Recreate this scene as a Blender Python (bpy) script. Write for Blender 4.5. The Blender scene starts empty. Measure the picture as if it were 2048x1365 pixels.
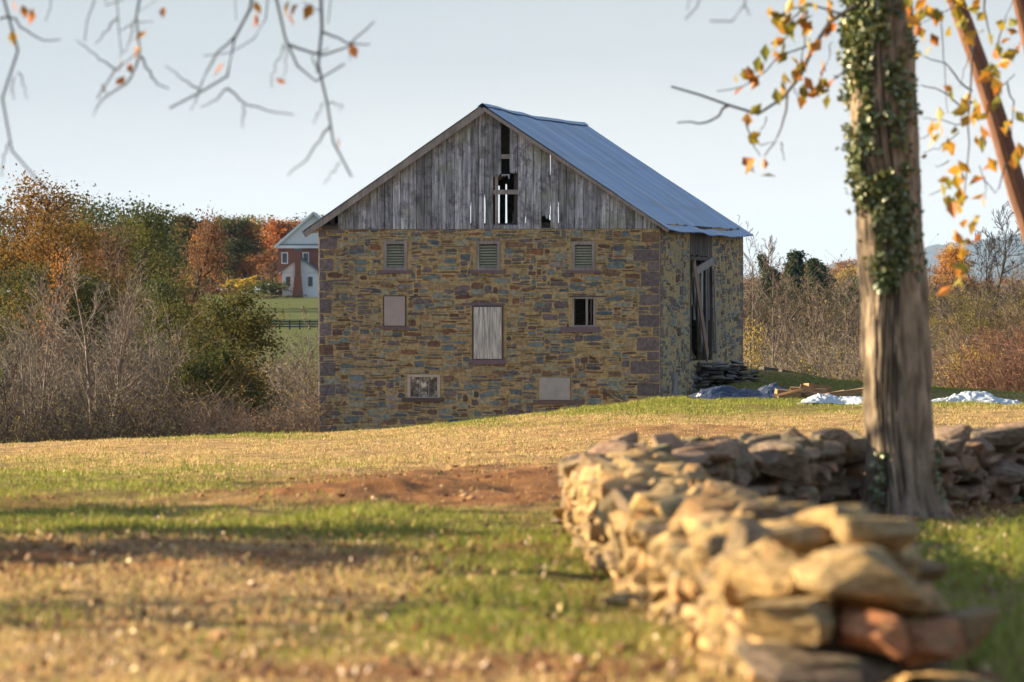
import bpy, bmesh, math
import numpy as np
from mathutils import Vector, Matrix

sc = bpy.context.scene
col = sc.collection
PI = math.pi
rad = math.radians

# ------------------------------------------------------------------ camera model
F = 200.0 / 36.0 * 2048.0          # focal length in photograph pixels
CX, CY, HY = 1024.0, 682.5, 585.0  # centre column, centre row, horizon row
CZ = 1.6                           # eye height
PITCH = math.atan((CY - HY) / F)
SUN_EL, SUN_BACK = 15.0, 11.8      # sun elevation, degrees behind the side-on direction


def at(px, py, d):
    """Point seen at photograph pixel (px, py) at depth d along +Y."""
    a, b = (px - CX) / F, (CY - py) / F
    cp, sp = math.cos(PITCH), math.sin(PITCH)
    v = np.array([a, cp + b * sp, -sp + b * cp])
    v = v * (d / v[1])
    return np.array([v[0], v[1], CZ + v[2]])


# ------------------------------------------------------------------ noise
def _hash(ix, iy, seed):
    h = (ix * 374761393 + iy * 668265263 + seed * 974634541) & 0xFFFFFFFF
    h = ((h ^ (h >> 13)) * 1274126177) & 0xFFFFFFFF
    return ((h ^ (h >> 16)) & 0xFFFFFF) / float(0xFFFFFF)


def vnoise(x, y, seed=0):
    x = np.asarray(x, float); y = np.asarray(y, float)
    ix, iy = np.floor(x).astype(np.int64), np.floor(y).astype(np.int64)
    fx, fy = x - ix, y - iy
    fx, fy = fx * fx * (3 - 2 * fx), fy * fy * (3 - 2 * fy)
    a = _hash(ix, iy, seed); b = _hash(ix + 1, iy, seed)
    c = _hash(ix, iy + 1, seed); d = _hash(ix + 1, iy + 1, seed)
    return (a + (b - a) * fx) * (1 - fy) + (c + (d - c) * fx) * fy


def fbm(x, y, seed=0, octv=4):
    s, amp, tot = 0.0, 1.0, 0.0
    x = np.asarray(x, float); y = np.asarray(y, float)
    for k in range(octv):
        s = s + amp * vnoise(x * 2 ** k, y * 2 ** k, seed + k * 17)
        tot += amp; amp *= 0.5
    return s / tot


# ------------------------------------------------------------------ mesh builder
class MB:
    """Collects vertices, quads and triangles with a per-vertex value 'v' and links them as ONE mesh object."""
    def __init__(self):
        self.V, self.Q, self.T, self.A, self.n = [], [], [], [], 0

    def add(self, v, q=None, t=None, a=0.5):
        v = np.asarray(v, float).reshape(-1, 3)
        if q is not None and len(q):
            self.Q.append(np.asarray(q, np.int64).reshape(-1, 4) + self.n)
        if t is not None and len(t):
            self.T.append(np.asarray(t, np.int64).reshape(-1, 3) + self.n)
        self.V.append(v)
        self.A.append(np.broadcast_to(np.asarray(a, float), (len(v),)))
        self.n += len(v)
        return self

    def box(self, lo, hi, a=0.5):
        x0, y0, z0 = lo; x1, y1, z1 = hi
        v = [(x0, y0, z0), (x1, y0, z0), (x1, y1, z0), (x0, y1, z0), (x0, y0, z1), (x1, y0, z1), (x1, y1, z1), (x0, y1, z1)]
        return self.add(v, BOXQ, a=a)

    def beam(self, p, q, w, h, up=(0, 0, 1), a=0.5, jit=0.0, rng=None):
        """A squared timber from p to q, w wide and h high."""
        p, q, up = np.array(p, float), np.array(q, float), np.array(up, float)
        d = q - p; d /= np.linalg.norm(d)
        s = np.cross(d, up); s /= np.linalg.norm(s)
        u = np.cross(s, d)
        v = [p - s * w / 2 - u * h / 2, p + s * w / 2 - u * h / 2, q + s * w / 2 - u * h / 2, q - s * w / 2 - u * h / 2,
             p - s * w / 2 + u * h / 2, p + s * w / 2 + u * h / 2, q + s * w / 2 + u * h / 2, q - s * w / 2 + u * h / 2]
        v = np.array(v)
        if jit:
            v = v + rng.normal(0, jit, v.shape)
        return self.add(v, BOXQ, a=a)

    def data(self, name):
        V = np.concatenate(self.V).astype(np.float32)
        Q = np.concatenate(self.Q) if self.Q else np.zeros((0, 4), np.int64)
        T = np.concatenate(self.T) if self.T else np.zeros((0, 3), np.int64)
        me = bpy.data.meshes.new(name)
        me.vertices.add(len(V))
        me.vertices.foreach_set('co', V.ravel())
        nl = len(Q) * 4 + len(T) * 3
        me.loops.add(nl)
        me.loops.foreach_set('vertex_index', np.concatenate([Q.ravel(), T.ravel()]).astype(np.int32))
        me.polygons.add(len(Q) + len(T))
        st = np.concatenate([np.arange(len(Q)) * 4, len(Q) * 4 + np.arange(len(T)) * 3]).astype(np.int32)
        me.polygons.foreach_set('loop_start', st)
        at_ = me.attributes.new('v', 'FLOAT', 'POINT')
        at_.data.foreach_set('value', np.concatenate(self.A).astype(np.float32))
        me.polygons.foreach_set('use_smooth', np.zeros(len(Q) + len(T), bool))
        me.update(calc_edges=True)
        return me

    def build(self, name, mat, parent=None, smooth=False):
        me = self.data(name)
        me.materials.append(mat)
        if smooth:
            me.polygons.foreach_set('use_smooth', np.ones(len(me.polygons), bool))
        o = bpy.data.objects.new(name, me)
        col.objects.link(o)
        if parent is not None:
            o.parent = parent
            off = Vector(parent.get('_off', (0, 0, 0)))
            o.matrix_parent_inverse = Matrix.Translation(-off)
        return o


BOXQ = [(0, 3, 2, 1), (4, 5, 6, 7), (0, 1, 5, 4), (1, 2, 6, 5), (2, 3, 7, 6), (3, 0, 4, 7)]


def tag(o, label=None, cat=None, group=None, kind=None):
    if label: o['label'] = label
    if cat: o['category'] = cat
    if group: o['group'] = group
    if kind: o['kind'] = kind
    return o


def thing(name, label, cat, loc, group=None):
    """An Empty at the thing's base; parts are built in world coordinates and parented to it."""
    o = bpy.data.objects.new(name, None)
    col.objects.link(o)
    o.location = [float(c) for c in loc]
    o['_off'] = [float(c) for c in loc]
    return tag(o, label, cat, group)


def copy_thing(root, loc, rotz=0.0, scale=1.0, label=None, group=None, sz=None):
    c = root.copy(); col.objects.link(c)
    c.location = [float(q) for q in loc]; c.rotation_euler = (0, 0, rotz)
    c.scale = (scale, scale, sz if sz else scale)
    if label: c['label'] = label
    if group: c['group'] = group
    for ch in list(root.children):
        k = ch.copy(); col.objects.link(k); k.parent = c
        for g in ch.children:
            kk = g.copy(); col.objects.link(kk); kk.parent = k
    return c


# ------------------------------------------------------------------ batched shapes
def tubes(mb, P, Rr, sides=5, a=0.5):
    """P (M,n,3) centre lines, Rr (M,n) radii: M tapered tubes at once."""
    P = np.asarray(P, float); Rr = np.asarray(Rr, float)
    M, n, _ = P.shape
    D = np.gradient(P, axis=1)
    D /= np.linalg.norm(D, axis=2, keepdims=True) + 1e-9
    ref = np.where(np.abs(D[..., 2:3]) > 0.9, np.array([1.0, 0, 0]), np.array([0, 0, 1.0]))
    S = np.cross(D, ref); S /= np.linalg.norm(S, axis=2, keepdims=True) + 1e-9
    U = np.cross(S, D)
    ang = np.arange(sides) * 2 * PI / sides
    ring = (np.cos(ang)[None, None, :, None] * S[:, :, None, :] + np.sin(ang)[None, None, :, None] * U[:, :, None, :])
    V = P[:, :, None, :] + ring * Rr[:, :, None, None]
    idx = np.arange(M * n * sides).reshape(M, n, sides)
    nx = np.roll(idx, -1, axis=2)
    q = np.stack([idx[:, :-1], nx[:, :-1], nx[:, 1:], idx[:, 1:]], axis=-1).reshape(-1, 4)
    av = np.broadcast_to(np.asarray(a, float).reshape(-1, 1, 1), (M, n, sides)).ravel() if np.ndim(a) else a
    mb.add(V.reshape(-1, 3), q, a=av)


def cards(mb, C, size, rng, a, asp=0.55, axis=None):
    """Leaf-shaped cards (a folded diamond each) at centres C."""
    C = np.asarray(C, float); M = len(C)
    size = np.broadcast_to(np.asarray(size, float), (M,))
    if axis is None:
        d = rng.normal(size=(M, 3))
    else:
        d = rng.normal(size=(M, 3)) * 0.6 + np.asarray(axis)
    d /= np.linalg.norm(d, axis=1, keepdims=True)
    r = rng.normal(size=(M, 3)); s = np.cross(d, r); s /= np.linalg.norm(s, axis=1, keepdims=True) + 1e-9
    nrm = np.cross(s, d)
    L = size[:, None]; W = L * asp
    v = np.stack([C - d * L * .5, C + s * W * .5 + nrm * L * .1 - d * L * .05, C + d * L * .5, C - s * W * .5 + nrm * L * .1 - d * L * .05], axis=1)
    q = np.arange(M * 4).reshape(M, 4)
    mb.add(v.reshape(-1, 3), q, a=np.repeat(np.broadcast_to(a, (M,)), 4))


def resample(pts, n):
    pts = np.asarray(pts, float)
    s = np.concatenate([[0], np.cumsum(np.linalg.norm(np.diff(pts, axis=0), axis=1))])
    t = np.linspace(0, s[-1], n)
    return np.stack([np.interp(t, s, pts[:, k]) for k in range(3)], axis=1)


def grow(rng, p, d, L, r, lvl, spec, out, tips):
    """Recursive branching; out gets (points (5,3), radii (5,), level)."""
    d = np.array(d, float); d /= np.linalg.norm(d)
    n = 5
    pts = [np.array(p, float)]
    cur = d.copy()
    for k in range(n - 1):
        cur = cur + rng.normal(0, spec['wob'], 3) + np.array([0, 0, spec['up']])
        cur /= np.linalg.norm(cur)
        pts.append(pts[-1] + cur * L / (n - 1))
    pts = np.array(pts)
    last = lvl >= spec['lv']
    r1 = r * (0.35 if last else spec['taper'])
    rr = np.linspace(r, r1, n)
    out.append((pts, rr, lvl))
    if last:
        tips.extend(pts[1:])
        return
    kn = spec['k'][min(lvl, len(spec['k']) - 1)]
    t0 = spec['t0'][min(lvl, len(spec['t0']) - 1)]
    for i in range(kn):
        t = t0 + (1 - t0) * (i + rng.random()) / kn
        x = t * (n - 1); j = min(int(x), n - 2); f = x - j
        bp = pts[j] * (1 - f) + pts[j + 1] * f
        br = rr[j] * (1 - f) + rr[j + 1] * f
        loc = pts[j + 1] - pts[j]; loc = loc / np.linalg.norm(loc)
        az = rng.random() * 2 * PI if lvl else (i * 2.4 + rng.random())
        ref = np.array([1.0, 0, 0]) if abs(loc[2]) > .8 else np.array([0, 0, 1.0])
        s = np.cross(loc, ref); s /= np.linalg.norm(s); u = np.cross(s, loc)
        an = rad(rng.normal(spec['ang'][min(lvl, len(spec['ang']) - 1)], 8))
        nd = loc * math.cos(an) + (s * math.cos(az) + u * math.sin(az)) * math.sin(an)
        prof = spec['prof'](t) if lvl == 0 and 'prof' in spec else (1 - .35 * t)
        grow(rng, bp, nd, L * spec['ratio'][min(lvl, len(spec['ratio']) - 1)] * prof * rng.uniform(.75, 1.2),
             max(br * spec['rr'], spec['rmin']), lvl + 1, spec, out, tips)


def wood(mb, out, sides=(7, 5, 4, 3, 3)):
    for lv in sorted({o[2] for o in out}):
        sel = [o for o in out if o[2] == lv]
        tubes(mb, np.array([o[0] for o in sel]), np.array([o[1] for o in sel]), sides[min(lv, len(sides) - 1)], a=np.array([.3 + .4 * (hash((lv, i)) % 97) / 97 for i in range(len(sel))]))


# ------------------------------------------------------------------ materials
def mat(name):
    m = bpy.data.materials.new(name); m.use_nodes = True
    nt = m.node_tree; nt.nodes.clear()
    out = nt.nodes.new('ShaderNodeOutputMaterial')
    return m, nt, out


def N(nt, kind, **kw):
    n = nt.nodes.new(kind)
    for k, v in kw.items():
        if k.startswith('i_'):
            n.inputs[k[2:].replace('_', ' ')].default_value = v
        elif k.startswith('n_'):
            n.inputs[int(k[2:])].default_value = v
        else:
            setattr(n, k, v)
    return n


def ramp(nt, stops, fac=None, interp='LINEAR'):
    r = nt.nodes.new('ShaderNodeValToRGB')
    r.color_ramp.interpolation = interp
    e = r.color_ramp.elements
    while len(e) < len(stops): e.new(0.5)
    for i, (p, c) in enumerate(stops):
        e[i].position = p; e[i].color = (*c, 1)
    if fac is not None: nt.links.new(fac, r.inputs[0])
    return r


def noise_node(nt, scale, detail=4, rough=.6, vec=None, coord='Object', mapping=None):
    if vec is None:
        vec = nt.nodes.new('ShaderNodeTexCoord').outputs[coord]
    if mapping:
        mp = nt.nodes.new('ShaderNodeMapping'); mp.inputs['Scale'].default_value = mapping
        nt.links.new(vec, mp.inputs[0]); vec = mp.outputs[0]
    n = N(nt, 'ShaderNodeTexNoise', i_Scale=scale, i_Detail=detail, i_Roughness=rough)
    nt.links.new(vec, n.inputs['Vector'])
    return n.outputs['Fac']


def mixc(nt, fac, a, b, mode='MIX'):
    m = nt.nodes.new('ShaderNodeMix'); m.data_type = 'RGBA'; m.blend_type = mode
    for s, v in ((0, fac), (6, a), (7, b)):
        if hasattr(v, 'is_linked'): nt.links.new(v, m.inputs[s])
        elif isinstance(v, (int, float)): m.inputs[s].default_value = v
        else: m.inputs[s].default_value = (*v, 1)
    return m.outputs[2]


def attr(nt, name='v'):
    a = nt.nodes.new('ShaderNodeAttribute'); a.attribute_name = name
    return a.outputs['Fac']


def maprange(nt, x, a, b, c=0., d=1.):
    m = nt.nodes.new('ShaderNodeMapRange'); m.inputs[1].default_value = a; m.inputs[2].default_value = b
    m.inputs[3].default_value = c; m.inputs[4].default_value = d
    nt.links.new(x, m.inputs[0]); return m.outputs[0]


def finish(nt, out, colr, rough=.8, bump=None, bs=.3, bd=.02, spec=.3, metal=0.):
    p = N(nt, 'ShaderNodeBsdfPrincipled')
    p.inputs['Roughness'].default_value = rough; p.inputs['Specular IOR Level'].default_value = spec
    p.inputs['Metallic'].default_value = metal
    if hasattr(colr, 'is_linked'): nt.links.new(colr, p.inputs['Base Color'])
    else: p.inputs['Base Color'].default_value = (*colr, 1)
    if bump is not None:
        b = N(nt, 'ShaderNodeBump', i_Strength=bs, i_Distance=bd)
        nt.links.new(bump, b.inputs['Height']); nt.links.new(b.outputs[0], p.inputs['Normal'])
    nt.links.new(p.outputs[0], out.inputs['Surface'])
    return p


def leafmat(name, stops, trans=.45, gloss=.0, rough=.4):
    """Leaf material: colour by the per-leaf value, diffuse plus translucent."""
    m, nt, out = mat(name)
    c = ramp(nt, stops, attr(nt)).outputs[0]
    d = N(nt, 'ShaderNodeBsdfDiffuse'); t = N(nt, 'ShaderNodeBsdfTranslucent')
    nt.links.new(c, d.inputs[0]); nt.links.new(c, t.inputs[0])
    mx = N(nt, 'ShaderNodeMixShader', n_0=trans)
    nt.links.new(d.outputs[0], mx.inputs[1]); nt.links.new(t.outputs[0], mx.inputs[2])
    res = mx.outputs[0]
    if gloss:
        g = N(nt, 'ShaderNodeBsdfGlossy'); g.inputs['Roughness'].default_value = rough
        m2 = N(nt, 'ShaderNodeMixShader', n_0=gloss)
        nt.links.new(res, m2.inputs[1]); nt.links.new(g.outputs[0], m2.inputs[2]); res = m2.outputs[0]
    nt.links.new(res, out.inputs['Surface'])
    return m


def woodmat(name, c0, c1, scale=3., stretch=(1, 1, .12), rough=.85, bs=.4, bd=.02):
    m, nt, out = mat(name)
    n = noise_node(nt, scale, 6, .65, mapping=stretch)
    n2 = noise_node(nt, scale * .35, 3, .5)
    c = ramp(nt, [(.25, c0), (.75, c1)], n).outputs[0]
    c = mixc(nt, maprange(nt, n2, .3, .8, 0, .55), c, tuple(q * .55 for q in c0))
    v = N(nt, 'ShaderNodeHueSaturation'); nt.links.new(c, v.inputs['Color'])
    nt.links.new(maprange(nt, attr(nt), 0, 1, .65, 1.35), v.inputs['Value'])
    finish(nt, out, v.outputs[0], rough, n, bs, bd, .15)
    return m


M = {}
M['bark'] = woodmat('bark', (.125, .09, .064), (.43, .335, .245), 9, (1, 1, .4), bs=.8, bd=.03)
M['bark_red'] = woodmat('bark_red', (.12, .06, .042), (.24, .125, .085), 10, (1, 1, .2))
M['twig'] = woodmat('twig', (.06, .056, .06), (.13, .12, .125), 8)
M['bare_wood'] = woodmat('bare_wood', (.085, .066, .055), (.20, .16, .135), 5)
M['dark_wood'] = woodmat('dark_wood', (.04, .032, .028), (.10, .08, .068), 5)
M['pale_wood'] = woodmat('pale_wood', (.115, .094, .082), (.28, .235, .205), 5)
M['grey_timber'] = woodmat('grey_timber', (.15, .145, .15), (.33, .32, .33), 6, (3, 3, .2))
M['dark_timber'] = woodmat('dark_timber', (.045, .04, .042), (.11, .10, .10), 6, (3, 3, .2))
M['lumber'] = woodmat('lumber', (.19, .11, .06), (.36, .235, .13), 5, (.3, 3, 3))
M['old_plank'] = woodmat('old_plank', (.16, .11, .08), (.3, .22, .17), 5, (.3, 3, 3))


def plain(name, c, rough=.7, var=.25, scale=6., bs=.2, bd=.01, spec=.3, metal=0.):
    m, nt, out = mat(name)
    n = noise_node(nt, scale, 5, .6)
    cc = mixc(nt, n, tuple(q * (1 - var) for q in c), tuple(min(1, q * (1 + var)) for q in c))
    finish(nt, out, cc, rough, n, bs, bd, spec, metal)
    return m
# ------------------------------------------------------------------ render settings, camera, light, sky
sc.render.engine = 'CYCLES'
sc.cycles.use_denoising = True
sc.cycles.max_bounces = 6
sc.cycles.diffuse_bounces = 3
sc.cycles.glossy_bounces = 2
sc.cycles.transmission_bounces = 4
sc.cycles.transparent_max_bounces = 6
sc.cycles.volume_bounces = 0
sc.cycles.sample_clamp_indirect = 6
sc.view_settings.view_transform = 'Standard'
sc.view_settings.look = 'None'
sc.view_settings.gamma = 1
sc.view_settings.exposure = EXPOSURE = 2.05

cam = bpy.data.cameras.new('camera')
cam.sensor_width = 36; cam.lens = 200
cam.clip_start = 0.5; cam.clip_end = 45000
cam.dof.use_dof = True; cam.dof.focus_distance = 184; cam.dof.aperture_fstop = 4.4
cam.dof.aperture_blades = 9
camo = bpy.data.objects.new('camera', cam); col.objects.link(camo)
camo.location = (0, 0, CZ); camo.rotation_euler = (PI / 2 - PITCH, 0, 0)
sc.camera = camo

_e, _b = rad(SUN_EL), rad(SUN_BACK)
sunv = Vector((-math.cos(_e) * math.cos(_b), math.cos(_e) * math.sin(_b), math.sin(_e)))
sl = bpy.data.lights.new('sun', 'SUN'); sl.energy = 5.0; sl.angle = rad(.5); sl.color = (1, .80, .50)
so = bpy.data.objects.new('sun', sl); col.objects.link(so)
so.rotation_euler = sunv.to_track_quat('Z', 'Y').to_euler()
so.location = (-60, 10, 60)

w = bpy.data.worlds.new('World'); sc.world = w; w.use_nodes = True
nt = w.node_tree; nt.nodes.clear()
wo = nt.nodes.new('ShaderNodeOutputWorld')
sky = nt.nodes.new('ShaderNodeTexSky'); sky.sky_type = 'NISHITA'; sky.sun_disc = False
sky.sun_elevation = rad(SUN_EL); sky.sun_rotation = rad(-(90 - SUN_BACK)); sky.altitude = 100
sky.dust_density = 1.2; sky.ozone_density = 1.6
bg = nt.nodes.new('ShaderNodeBackground'); bg.inputs[1].default_value = .10
nt.links.new(sky.outputs[0], bg.inputs[0])
# added pale veil, thinning with elevation, carried high to brighten shaded barn front
tc = nt.nodes.new('ShaderNodeTexCoord'); sp = nt.nodes.new('ShaderNodeSeparateXYZ')
nt.links.new(tc.outputs['Generated'], sp.inputs[0])
vn = noise_node(nt, 14, 4, .55, vec=tc.outputs['Generated'], mapping=(1, 1, 4))
zz = nt.nodes.new('ShaderNodeMath'); zz.operation = 'MULTIPLY_ADD'
nt.links.new(vn, zz.inputs[0]); zz.inputs[1].default_value = .02; nt.links.new(sp.outputs[2], zz.inputs[2])
xz = nt.nodes.new('ShaderNodeMath'); xz.operation = 'MULTIPLY_ADD'
nt.links.new(sp.outputs[0], xz.inputs[0]); xz.inputs[1].default_value = -.09; nt.links.new(zz.outputs[0], xz.inputs[2])
vr = ramp(nt, [(.0, (.96, .925, .87)), (.30, (.92, .90, .87)), (.48, (.82, .825, .815)), (.70, (.66, .70, .715)), (1, (.57, .635, .665))], maprange(nt, xz.outputs[0], 0, .075))
bv = nt.nodes.new('ShaderNodeBackground'); bv.inputs[1].default_value = .25
nt.links.new(vr.outputs[0], bv.inputs[0])
ms = nt.nodes.new('ShaderNodeMixShader')
nt.links.new(maprange(nt, sp.outputs[2], .16, .95), ms.inputs[0])
nt.links.new(bv.outputs[0], ms.inputs[1]); nt.links.new(bg.outputs[0], ms.inputs[2])
nt.links.new(ms.outputs[0], wo.inputs[0])

# ------------------------------------------------------------------ ground
_PX = np.array([-1500, 0, 640, 1000, 1320, 1376, 1480, 1700, 2048, 3500.])
_GD = np.array([22, 27, 33, 40, 50, 60, 85, 120, 150, 165, 172, 180, 186, 192, 200, 206, 215, 250, 330, 420, 550, 720, 900, 1500, 3000, 30000.])
_c = lambda v: [v] * 10
_DR = np.array([
    _c(1.6), _c(1.65), _c(1.72), _c(1.82), _c(1.98),
    [2.3, 2.2, 2.16, 2.15, 2.13, 2.12, 2.12, 2.12, 2.12, 2.15],
    [2.95, 2.8, 2.72, 2.66, 2.58, 2.57, 2.56, 2.56, 2.58, 2.6],
    [3.9, 3.64, 3.48, 3.3, 3.05, 3.03, 3.0, 3.0, 3.03, 3.1],
    [4.6, 4.24, 3.95, 3.62, 3.2, 3.17, 3.17, 3.17, 3.25, 3.4],
    [5.0, 4.5, 4.13, 3.7, 3.26, 3.24, 3.24, 3.28, 3.33, 3.5],
    [5.3, 4.72, 4.3, 3.83, 3.37, 3.35, 3.35, 3.40, 3.44, 3.6],
    [6, 5.3, 4.75, 4.15, 3.55, 3.5, 3.45, 3.55, 3.6, 3.8],
    [6.4, 5.7, 5.0, 4.4, 3.65, 3.55, 3.42, 3.5, 3.6, 3.9],
    [6.7, 6.1, 5.4, 4.8, 3.75, 3.3, 2.95, 3.2, 3.5, 4],
    [7, 6.4, 5.8, 5.2, 3.6, 2.7, 2.64, 3.1, 3.52, 4.1],
    [7, 6.5, 6, 5.5, 4, 2.9, 2.85, 3.4, 3.8, 4.5],
    [7, 6.8, 6.5, 6, 5, 4, 4, 4.5, 4.8, 5.5],
    [7, 7, 7, 6.8, 6.3, 6, 6, 6, 6, 6],
    [6.8, 6.8, 6.8, 6.5, 6, 5.5, 5.5, 5.5, 5.5, 5.5],
    [5.7, 5.7, 5.7, 5, 4, 3.4, 3.4, 3.3, 3.3, 3.3],
    [3.9, 3.9, 3.9, 3.5, 3, 2.6, 2.6, 2.6, 2.6, 2.6],
    [.4, .4, .4, .8, 1.5, 1.9, 1.9, 1.9, 1.9, 1.9],
    [0, 0, 0, .5, 1, 1.5, 1.5, 1.5, 1.5, 1.5],
    _c(.5), _c(.5), _c(.5)])


def px_of(x, y):
    return CX + F * np.asarray(x, float) / np.maximum(np.asarray(y, float), 5)


def drop(x, y):
    x = np.asarray(x, float); y = np.asarray(y, float)
    p = np.clip(px_of(x, y), _PX[0], _PX[-1]); d = np.clip(y, _GD[0], _GD[-1])
    i = np.clip(np.searchsorted(_GD, d) - 1, 0, len(_GD) - 2)
    j = np.clip(np.searchsorted(_PX, p) - 1, 0, len(_PX) - 2)
    f = (d - _GD[i]) / (_GD[i + 1] - _GD[i]); g = (p - _PX[j]) / (_PX[j + 1] - _PX[j])
    return (_DR[i, j] * (1 - g) + _DR[i, j + 1] * g) * (1 - f) + (_DR[i + 1, j] * (1 - g) + _DR[i + 1, j + 1] * g) * f


def relief(x, y):
    """Clods, ruts and low swells of the field."""
    a = np.clip((np.asarray(y, float) - 12) / 20, 0, 1)
    big = (fbm(np.asarray(x) * .22, np.asarray(y) * .10, 5, 3) - .5) * .34
    sm = (fbm(np.asarray(x) * 1.6, np.asarray(y) * .9, 9, 3) - .5) * .13
    tr = np.exp(-((px_of(x, y) - 1000) / 420) ** 2 - ((np.asarray(y, float) - 62) / 16) ** 2)
    rut = (fbm(np.asarray(x) * .7 + np.asarray(y) * .25, np.asarray(y) * .5, 19, 4) - .5) * .6 * tr
    return a * (big + sm + rut) * np.clip(1.3 - np.asarray(y, float) / 400, 0, 1)


def gz(x, y):
    return CZ - drop(x, y) + relief(x, y)


# what grows where: blobs (column, row, rx, ry, weight) at the places the photograph shows them
_GREEN = [(250, 985, 620, 40, 1.1), (60, 1000, 300, 50, .9), (420, 1062, 800, 26, 1.0), (950, 1062, 300, 22, .8),
          (1560, 812, 330, 15, 1.3), (1250, 822, 260, 11, .9), (900, 845, 300, 7, .7), (400, 876, 420, 6, .5),
          (1060, 1150, 230, 75, 1.2), (900, 1230, 190, 55, .9), (1150, 1260, 150, 60, .6), (80, 1215, 130, 30, .7), (1010, 1110, 240, 30, .6),
          (620, 1290, 200, 40, .35), (1420, 1220, 200, 90, .5), (1300, 1130, 120, 60, .7),
          (1700, 778, 700, 22, 1.2), (1950, 760, 500, 20, 1.2), (2000, 1180, 190, 130, 1.4), (2200, 1150, 300, 200, 1.4), (1960, 1075, 150, 28, 1.0)]
_DIRT = [(930, 985, 350, 30, 1.6), (1060, 952, 170, 20, 1.2), (740, 965, 200, 9, .7), (860, 1010, 200, 14, 1.1), (1130, 1010, 120, 34, 1.1), (640, 1002, 240, 8, .7),
         (250, 1130, 620, 24, .85), (80, 1115, 260, 28, .8), (820, 1120, 300, 12, .6), (300, 1078, 420, 7, .6),
         (1100, 905, 160, 12, .6), (1350, 860, 260, 16, .55), (560, 1340, 560, 44, .8), (330, 1225, 420, 26, .5), (640, 1180, 300, 14, .45), (1150, 1330, 220, 50, .7), (200, 1250, 260, 30, .35), (1000, 1105, 140, 8, .5),
         (1930, 1010, 180, 34, 1.2), (1800, 1050, 160, 18, .8), (60, 1010, 90, 7, .7), (300, 1012, 160, 5, .5)]


def zones(x, y):
    """(green, dirt) weights of a ground point."""
    x = np.asarray(x, float); y = np.asarray(y, float)
    px = px_of(x, y); py = HY + F * drop(x, y) / np.maximum(y, 5)
    g = np.zeros_like(px); t = np.zeros_like(px)
    for cx, cy, rx, ry, wt in _GREEN:
        g = g + wt * np.exp(-((px - cx) / rx) ** 2 - ((py - cy) / ry) ** 2)
    for cx, cy, rx, ry, wt in _DIRT:
        t = t + wt * np.exp(-((px - cx) / rx) ** 2 - ((py - cy) / ry) ** 2)
    far = (y > 174) & ~((px > 1330) & (y < 215))
    g = np.where(far, np.where(y > 380, .9, .35), g)
    t = np.where(far, 0, t); lawn_ = y > 380
    nn = fbm(x * .9, y * .45, 31, 4) - .5
    n2 = fbm(x * 2.3, y * 1.1, 47, 3) - .5
    g = np.clip(g * .85 + nn * 1.5 * np.clip(g + .25, 0, 1) + n2 * .6, 0, 1)
    t = np.clip(t + n2 * 1.6 * np.clip(t + .3, 0, 1) + nn * .35 + .05, 0, 1)
    t = np.where(lawn_, -1., t)
    return g, t


def build_ground():
    ys = [-60, -20, 0, 6, 10, 13]
    y = 16.
    while y < 216: ys.append(y); y *= 1.0042
    while y < 28000: ys.append(y); y *= 1.06
    ys = np.array(ys)
    s = np.concatenate([np.linspace(-1, 1, 241)])
    ext = 1.0 * 1.25 ** np.arange(1, 24)
    s = np.concatenate([-ext[::-1], s, ext])
    S, Y = np.meshgrid(s, ys)
    X = np.clip(S * (.105 * np.maximum(Y, 0) + .6), -6500 - 3 * np.abs(S), 6500 + 3 * np.abs(S))
    Z = gz(X, Y)
    G, T = zones(X, Y)
    h, wd = X.shape
    idx = np.arange(h * wd).reshape(h, wd)
    q = np.stack([idx[:-1, :-1], idx[:-1, 1:], idx[1:, 1:], idx[1:, :-1]], -1).reshape(-1, 4)
    mb = MB(); mb.add(np.stack([X, Y, Z], -1).reshape(-1, 3), q, a=G.ravel())
    m, nt, out = mat('ground_cover')
    g = attr(nt); t = attr(nt, 'dirt')
    n1 = noise_node(nt, 7, 6, .7, mapping=(1, .5, 1)); n2 = noise_node(nt, 1.3, 4, .6)
    n3 = noise_node(nt, 30, 3, .6)
    straw = ramp(nt, [(.25, (.20, .12, .055)), (.5, (.36, .235, .11)), (.8, (.50, .36, .18))], n1).outputs[0]
    grn = ramp(nt, [(.25, (.065, .06, .018)), (.55, (.16, .155, .035)), (.85, (.27, .25, .075))], n1).outputs[0]
    drt = ramp(nt, [(.25, (.085, .042, .022)), (.5, (.20, .09, .038)), (.75, (.38, .18, .075))], n1).outputs[0]
    c = mixc(nt, g, straw, grn)
    c = mixc(nt, t, c, drt)
    c = mixc(nt, maprange(nt, t, -.1, -1.), c, mixc(nt, n1, (.035, .075, .022), (.085, .125, .035)))
    c = mixc(nt, maprange(nt, n2, .40, .65, 0, .55), c, (.17, .095, .045))
    n5 = noise_node(nt, 3.5, 5, .7, mapping=(1, .6, 1)); c = mixc(nt, maprange(nt, n5, .52, .66, 0, .6), c, (.10, .06, .032))
    finish(nt, out, c, .95, n3, .6, .04, .05)
    o = mb.build('ground', m, smooth=True)
    a2 = o.data.attributes.new('dirt', 'FLOAT', 'POINT')
    a2.data.foreach_set('value', T.ravel().astype(np.float32))
    tag(o, 'rolling field of mown straw, green patches and bare red earth', kind='structure')


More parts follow.
